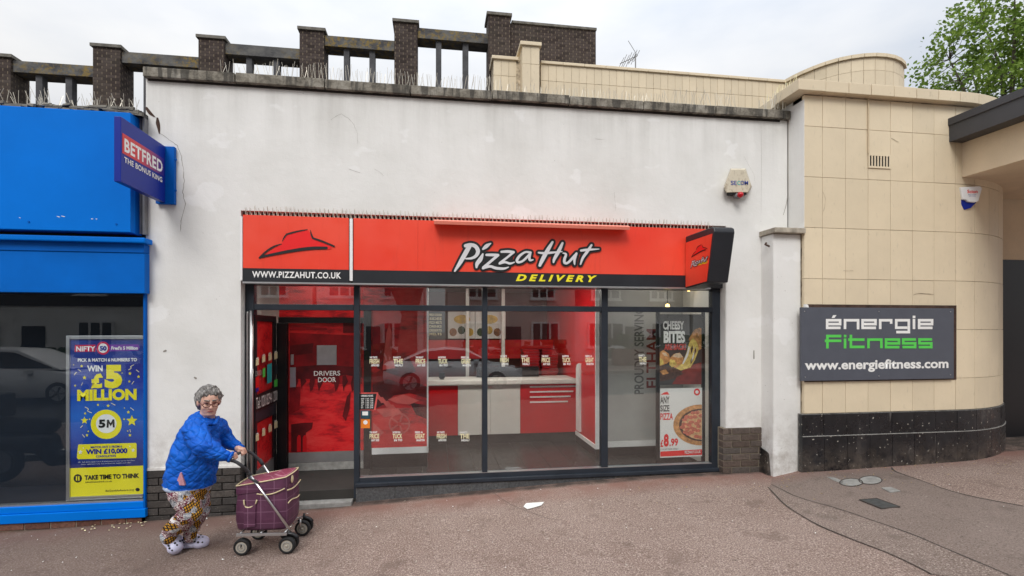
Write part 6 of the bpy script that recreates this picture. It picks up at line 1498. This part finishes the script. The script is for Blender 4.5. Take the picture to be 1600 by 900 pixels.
#--PART5--
# ================================================================== ACROSS THE ROAD (seen mirrored in the shop glass)
YMIR = .31
def MX(u, Yv): return XX(u, Yv)
M['house_white'] = mat('white house render', (.80, .79, .76), .85, var=.06, scale=1); M['house_pink'] = mat('pale pink house render', (.74, .58, .53), .85, var=.06, scale=1); M['slate'] = mat('dark hung slate', (.05, .045, .042), .8, var=.3, scale=6)
M['roof_tile'] = mat('brown roof tile', (.13, .075, .05), .85, var=.3, scale=5); M['house_glass'] = mat('house window glass', (.03, .035, .04), .05); M['hedge'] = leaf_mat('privet hedge', (.02, .05, .012), (.06, .12, .03)); M['gwall'] = mat('garden wall brick', (.20, .09, .065), .9, var=.3, scale=6)
def house(x0, x1, y, wall, upper, label, gable):
    h = thing('house', label, 'house', ((x0 + x1) / 2, y, 0)); z0 = kerb_z(max(-60, min(60, x0))) - .1; ze = 5.6
    BX('wall', M[wall], h, x0, x1, y - 7, y, z0, 3.0); BX('upper_wall', M[upper], h, x0 - .0, x1 + .0, y - 7, y + .06, 3.0, ze)
    yr = y - 3.5; r = MB()
    if gable:
        xm = (x0 + x1) / 2; r.prism([(x0 - .3, y + .35, ze - .1), (x1 + .3, y + .35, ze - .1), (xm, y + .35, ze + 3.6)], (0, -7.6, 0)); r.build('roof', M['roof_tile'], h)
        MB().prism([(x0 + .4, y + .36, ze), (x1 - .4, y + .36, ze), (xm, y + .36, ze + 2.9)], (0, .04, 0)).build('gable', M[upper], h)
    else: r.prism([(x0 - .2, y + .5, ze - .1), (x0 - .2, y - 7.5, ze - .1), (x0 - .2, yr, ze + 3.2)], (x1 - x0 + .4, 0, 0)); r.build('roof', M['roof_tile'], h)
    w = x1 - x0
    for (fx, zz, ww, hh) in ((.26, 1.0, 2.0, 1.35), (.76, 1.0, 1.5, 1.35), (.26, 3.5, 1.6, 1.2), (.74, 3.5, 1.3, 1.2)):
        cx = x0 + w * fx; f = BX('window', M['white_plastic'], h, cx - ww / 2, cx + ww / 2, y + .06, y + .13, zz, zz + hh)
        n = 3
        for k in range(n): BX('pane', M['house_glass'], f, cx - ww / 2 + .10 + (ww - .1) * k / n, cx - ww / 2 + (ww - .1) * (k + 1) / n, y + .132, y + .14, zz + .10, zz + hh - .10)
        BX('sill', M['white_plastic'], f, cx - ww / 2 - .05, cx + ww / 2 + .05, y + .131, y + .22, zz - .06, zz)
    d = BX('door', M['frame'], h, x0 + w * .5 - .45, x0 + w * .5 + .45, y + .02, y + .08, z0, 2.1)
    BX('chimney', M['gwall'], h, x1 - 1.2, x1 - .4, yr - .4, yr + .4, ze + 1.5, ze + 4.4)
HY = -20.0
hs_ = [(-22.5, -12.8, 'house_white', 'slate', 0), (-12.6, -5.9, 'house_pink', 'house_pink', 1), (-5.7, -.6, 'house_white', 'house_white', 1), (.6, 7.2, 'house_pink', 'house_pink', 0), (7.2, 13.6, 'house_white', 'slate', 0), (13.8, 20.5, 'house_white', 'house_white', 1), (20.7, 30, 'house_pink', 'slate', 0)]
hl = ['white house with dark slate upper storey mirrored in the betting shop glass', 'pale pink gabled house mirrored above the lottery poster', 'white gabled house behind the forked tree across the road', 'plain pale pink house across the road mirrored over the menu boards', 'white house with dark slate upper storey mirrored over the counter', 'white gabled house across the road mirrored beside the window posters', 'pink house with slate upper storey farthest along the road']
for (a, q, w, u_, g), l in zip(hs_, hl): house(a, q, HY, w, u_, l, g)
for k, (a, q) in enumerate(((-22, -13), (-12, -6), (-5, -1), (1, 6), (8, 13), (15, 20))):
    z = kerb_z(a); gw_ = MB(); gw_.box(a, q, -16.6, -16.4, z, z + .75); tag(gw_.build('garden_wall', M['gwall'], None), 'low brick garden wall in front of the ' + ('slate topped house', 'pink gabled house', 'house behind the tree', 'plain pink house', 'second slate topped house', 'far white gabled house')[k], 'garden wall')
    rn = random.Random(k); hv = MB()
    for i in range(int((q - a) * 40)): 
        c = Vector((rn.uniform(a, q), rn.uniform(-17.5, -16.8), z + rn.uniform(.3, 1.35))); n = Vector((rn.gauss(0, 1), rn.gauss(0, 1), rn.gauss(0, 1))).normalized(); t = n.orthogonal() * .16; s = n.cross(t); hv.add([c - t, c + s, c + t, c - s], [(0, 1, 2, 3)])
    o = hv.build('hedge', M['hedge'], None); tag(o, 'clipped green hedge behind the garden wall of the ' + ('slate topped house', 'pink gabled house', 'house behind the tree', 'plain pink house', 'second slate topped house', 'far white gabled house')[k], 'hedge')
for k, x in enumerate((MX(834, 16.5), MX(850, 16.5))):
    t = thing('wheelie_bin', ('dark wheeled bin standing left of its pair before the houses', 'dark wheeled bin standing right of its pair before the houses')[k], 'wheelie bin', (x, -16.1, 0)); z = kerb_z(x)
    MB().hexa([(x - .2, -16.3, z), (x + .2, -16.3, z), (x + .2, -15.9, z), (x - .2, -15.9, z), (x - .27, -16.35, z + .95), (x + .27, -16.35, z + .95), (x + .27, -15.8, z + .95), (x - .27, -15.8, z + .95)]).build('body', M['rubber'], t, bevel=.02); BX('lid', M['brick_red'], t, x - .29, x + .29, -16.37, -15.78, z + .952, z + 1.02, .02)
trx = MX(632, 14.5)
tree('street_tree', 'forked street tree with thick trunk on the far pavement across the road', (trx, YMIR - 14.5, kerb_z(trx)), 2.6, (trx, YMIR - 15.2, 8.5), (4.5, 3.5, 3.2), 90, 40, .34, .40, 9)
M['car_silver'] = mat('silver car paint', (.78, .78, .79), .3, .15, var=.02); M['car_white'] = mat('white car paint', (.72, .72, .72), .3, var=.02); M['car_glass'] = mat('car glass', (.012, .014, .016), .04); M['tail'] = mat('red tail lamp', (.45, .01, .01), .2); M['headlamp'] = mat('clear headlamp', (.7, .7, .72), .1)
def car(name, label, x, y, prof, cabin, hw, m):
    z = kerb_z(x) - .12; t = thing(name, label, 'car', (x, y, z))
    def ring(pts, ys): return [[(x + px_, y + s, z + pz) for px_, pz in pts] for s in ys]
    def shell(pts, k0, nm, mm, par, hw_, insets):
        b = MB(); cx = sum(p[0] for p in pts) / len(pts); cz = sum(p[1] for p in pts) / len(pts)
        b.loft([[(x + cx + (a - cx) * k, y + s, z + cz + (q - cz) * k) for a, q in pts] for s, k in insets]); return b.build(nm, mm, par, True)
    body = shell(prof, 1, 'body', m, t, hw, [(-hw, .93), (-hw + .05, .985), (-hw + .18, 1), (hw - .18, 1), (hw - .05, .985), (hw, .93)])
    bm = bmesh.new(); bm.free()
    cab = MB(); gx0 = [p for p in cabin]; zt = max(p[1] for p in cabin); zb = min(p[1] for p in cabin)
    cab.loft([[(x + a, y + s * (hw - .06 - .22 * (q - zb) / (zt - zb)), z + q) for a, q in cabin] for s in (-1, 1)]); cab.build('cabin', m, t, False, .03)
    cx = sum(p[0] for p in cabin) / len(cabin); gl = MB(); ins = [(cx + (a - cx) * .90, zb + .05 + (q - zb) * .80) for a, q in cabin]
    for s in (-1, 1): gl.loft([[(x + a, y + s * (hw - .06 - .22 * (q - zb) / (zt - zb) + o), z + q) for a, q in ins] for o in (.004, .012)])
    gl.build('side_glass', M['car_glass'], t)
    for px_ in (prof[0][0] + .82, prof[-1][0] + .0 - .0): pass
    xs0 = min(p[0] for p in prof); xs1 = max(p[0] for p in prof)
    for px_ in (xs0 + .85, xs1 - .88):
        for s in (-1, 1):
            c = Vector((x + px_, y + s * (hw - .09), z + .33)); w = MB(); w.tube([c - Vector((0, .1 * s, 0)), c + Vector((0, .095 * s, 0))], .33, 22); wh = w.build('wheel', M['rubber'], t)
            r = MB(); r.tube([c + Vector((0, .09 * s, 0)), c + Vector((0, .105 * s, 0))], .22, 18); rm = r.build('rim', M['alu'], wh)
            for k in range(5): a = 2 * math.pi * k / 5; r = MB(); r.tube([c + Vector((0, .107 * s, 0)), c + Vector((math.cos(a) * .21, .107 * s, math.sin(a) * .21))], .03, 4); r.build('spoke', M['frame_black'] if k % 2 else M['pipe'], wh)
    for s in (-1, 1):
        BX('tail_lamp', M['tail'], t, x + xs0 - .005, x + xs0 + .12, y + s * (hw - .12) - .13, y + s * (hw - .12) + .13, z + .72, z + .90, .02); BX('headlamp', M['headlamp'], t, x + xs1 - .22, x + xs1 - .04, y + s * (hw - .14) - .14, y + s * (hw - .14) + .14, z + .60, z + .74, .02)
        BX('wing_mirror', m, t, x + .62, x + .78, y + s * (hw + .08) - .09, y + s * (hw + .08) + .09, z + .92, z + 1.05, .02)
    BX('door_handle', m, t, x - .25, x - .08, y + hw - .01, y + hw + .03, z + .82, z + .86)
cx_ = (MX(605, 11.5) + MX(808, 11.5)) / 2
SAL = [(-2.2, .32), (-2.24, .55), (-2.2, .92), (-1.75, 1.0), (-.6, .98), (.8, .96), (1.7, .84), (2.2, .66), (2.25, .45), (2.2, .25), (1.5, .2), (-1.6, .2)]
car('silver_car', 'silver coupe car parked across the road, mirrored in the shop window', cx_, YMIR - 11.7, SAL, [(-1.75, .98), (-1.0, 1.33), (-.2, 1.42), (.45, 1.36), (1.25, .94)], .9, M['car_silver'])
MPV = [(-2.3, .32), (-2.36, .6), (-2.3, 1.0), (-1.8, 1.08), (0, 1.06), (1.3, 1.0), (2.1, .84), (2.3, .6), (2.3, .3), (1.5, .2), (-1.6, .2)]
car('white_car', 'white people carrier parked across the road, mirrored in the betting shop window', MX(48, 12.4), YMIR - 12.6, MPV, [(-2.25, 1.04), (-2.0, 1.55), (-1.0, 1.68), (.2, 1.62), (1.5, 1.02)], .92, M['car_white'])

# scooter parked at the left, mirrored low in the betting shop window
SX, SY = -5.0, -1.95; SZ = G(SX, SY)
mo = thing('motor_scooter', 'black motor scooter with top box and learner plate parked beside the betting shop', 'scooter', (SX, SY, SZ))
def so(x, z, y=0): return Vector((SX + x, SY + y, SZ + z))
for x in (-.62, .62):
    w = MB(); rings = [so(x, .27) + Vector((math.cos(a), 0, math.sin(a))) * .21 for a in [2 * math.pi * k / 24 for k in range(25)]]; w.tube(rings, .06, 8, False); wh = w.build('wheel', M['rubber'], mo, True); w = MB(); w.tube([so(x, .27, -.04), so(x, .27, .04)], .15, 16); w.build('rim', M['pipe'], wh)
M['scooter_paint'] = mat('black scooter paint', (.010, .011, .013), .2)
b = MB()
for q in (((-.75, .55), .12, (-.1, .50), .16), ((-.1, .50), .16, (.0, .30), .12), ((.0, .30), .11, (.40, .30), .10), ((.40, .32), .10, (.55, .85), .09), ((.50, .80), .13, (.58, 1.0), .07)): b.cap(so(*q[0]), q[1], so(*q[2]), q[3])
remeshed('body', b, M['scooter_paint'], mo, .02, 6)
b = MB(); b.cap(so(-.62, .76), .11, so(-.05, .74), .12); remeshed('seat', b, M['rubber'], mo, .02, 6)
BX('top_box', M['rubber'], mo, SX - .98, SX - .58, SY - .2, SY + .2, SZ + .84, SZ + 1.16, .04)
b = MB(); b.tube([so(.50, 1.05, -.33), so(.58, 1.06, 0), so(.50, 1.05, .33)], .018, 8); b.build('handlebar', M['frame_black'], mo, True)
for y in (-.28, .28): b = MB(); b.tube([so(.54, 1.06, y), so(.58, 1.22, y * 1.2)], .008, 6); b.ell(so(.58, 1.26, y * 1.25), (.02, .07, .045)); b.build('mirror', M['frame_black'], mo, True)
BX('fork', M['pipe'], mo, SX + .56, SX + .64, SY - .07, SY + .07, SZ + .3, SZ + .62, .02); BX('exhaust', M['pipe'], mo, SX - .7, SX - .2, SY - .22, SY - .14, SZ + .22, SZ + .32, .03)
pl_ = BX('learner_plate', M['white_print'], mo, SX + .60, SX + .78, SY + .13, SY + .135, SZ + .98, SZ + 1.16)
MB().box(SX + .72, SX + .745, SY + .136, SY + .139, SZ + 1.01, SZ + 1.13).box(SX + .655, SX + .7195, SY + .136, SY + .139, SZ + 1.01, SZ + 1.035).build('lettering', M['hat_red'], pl_)
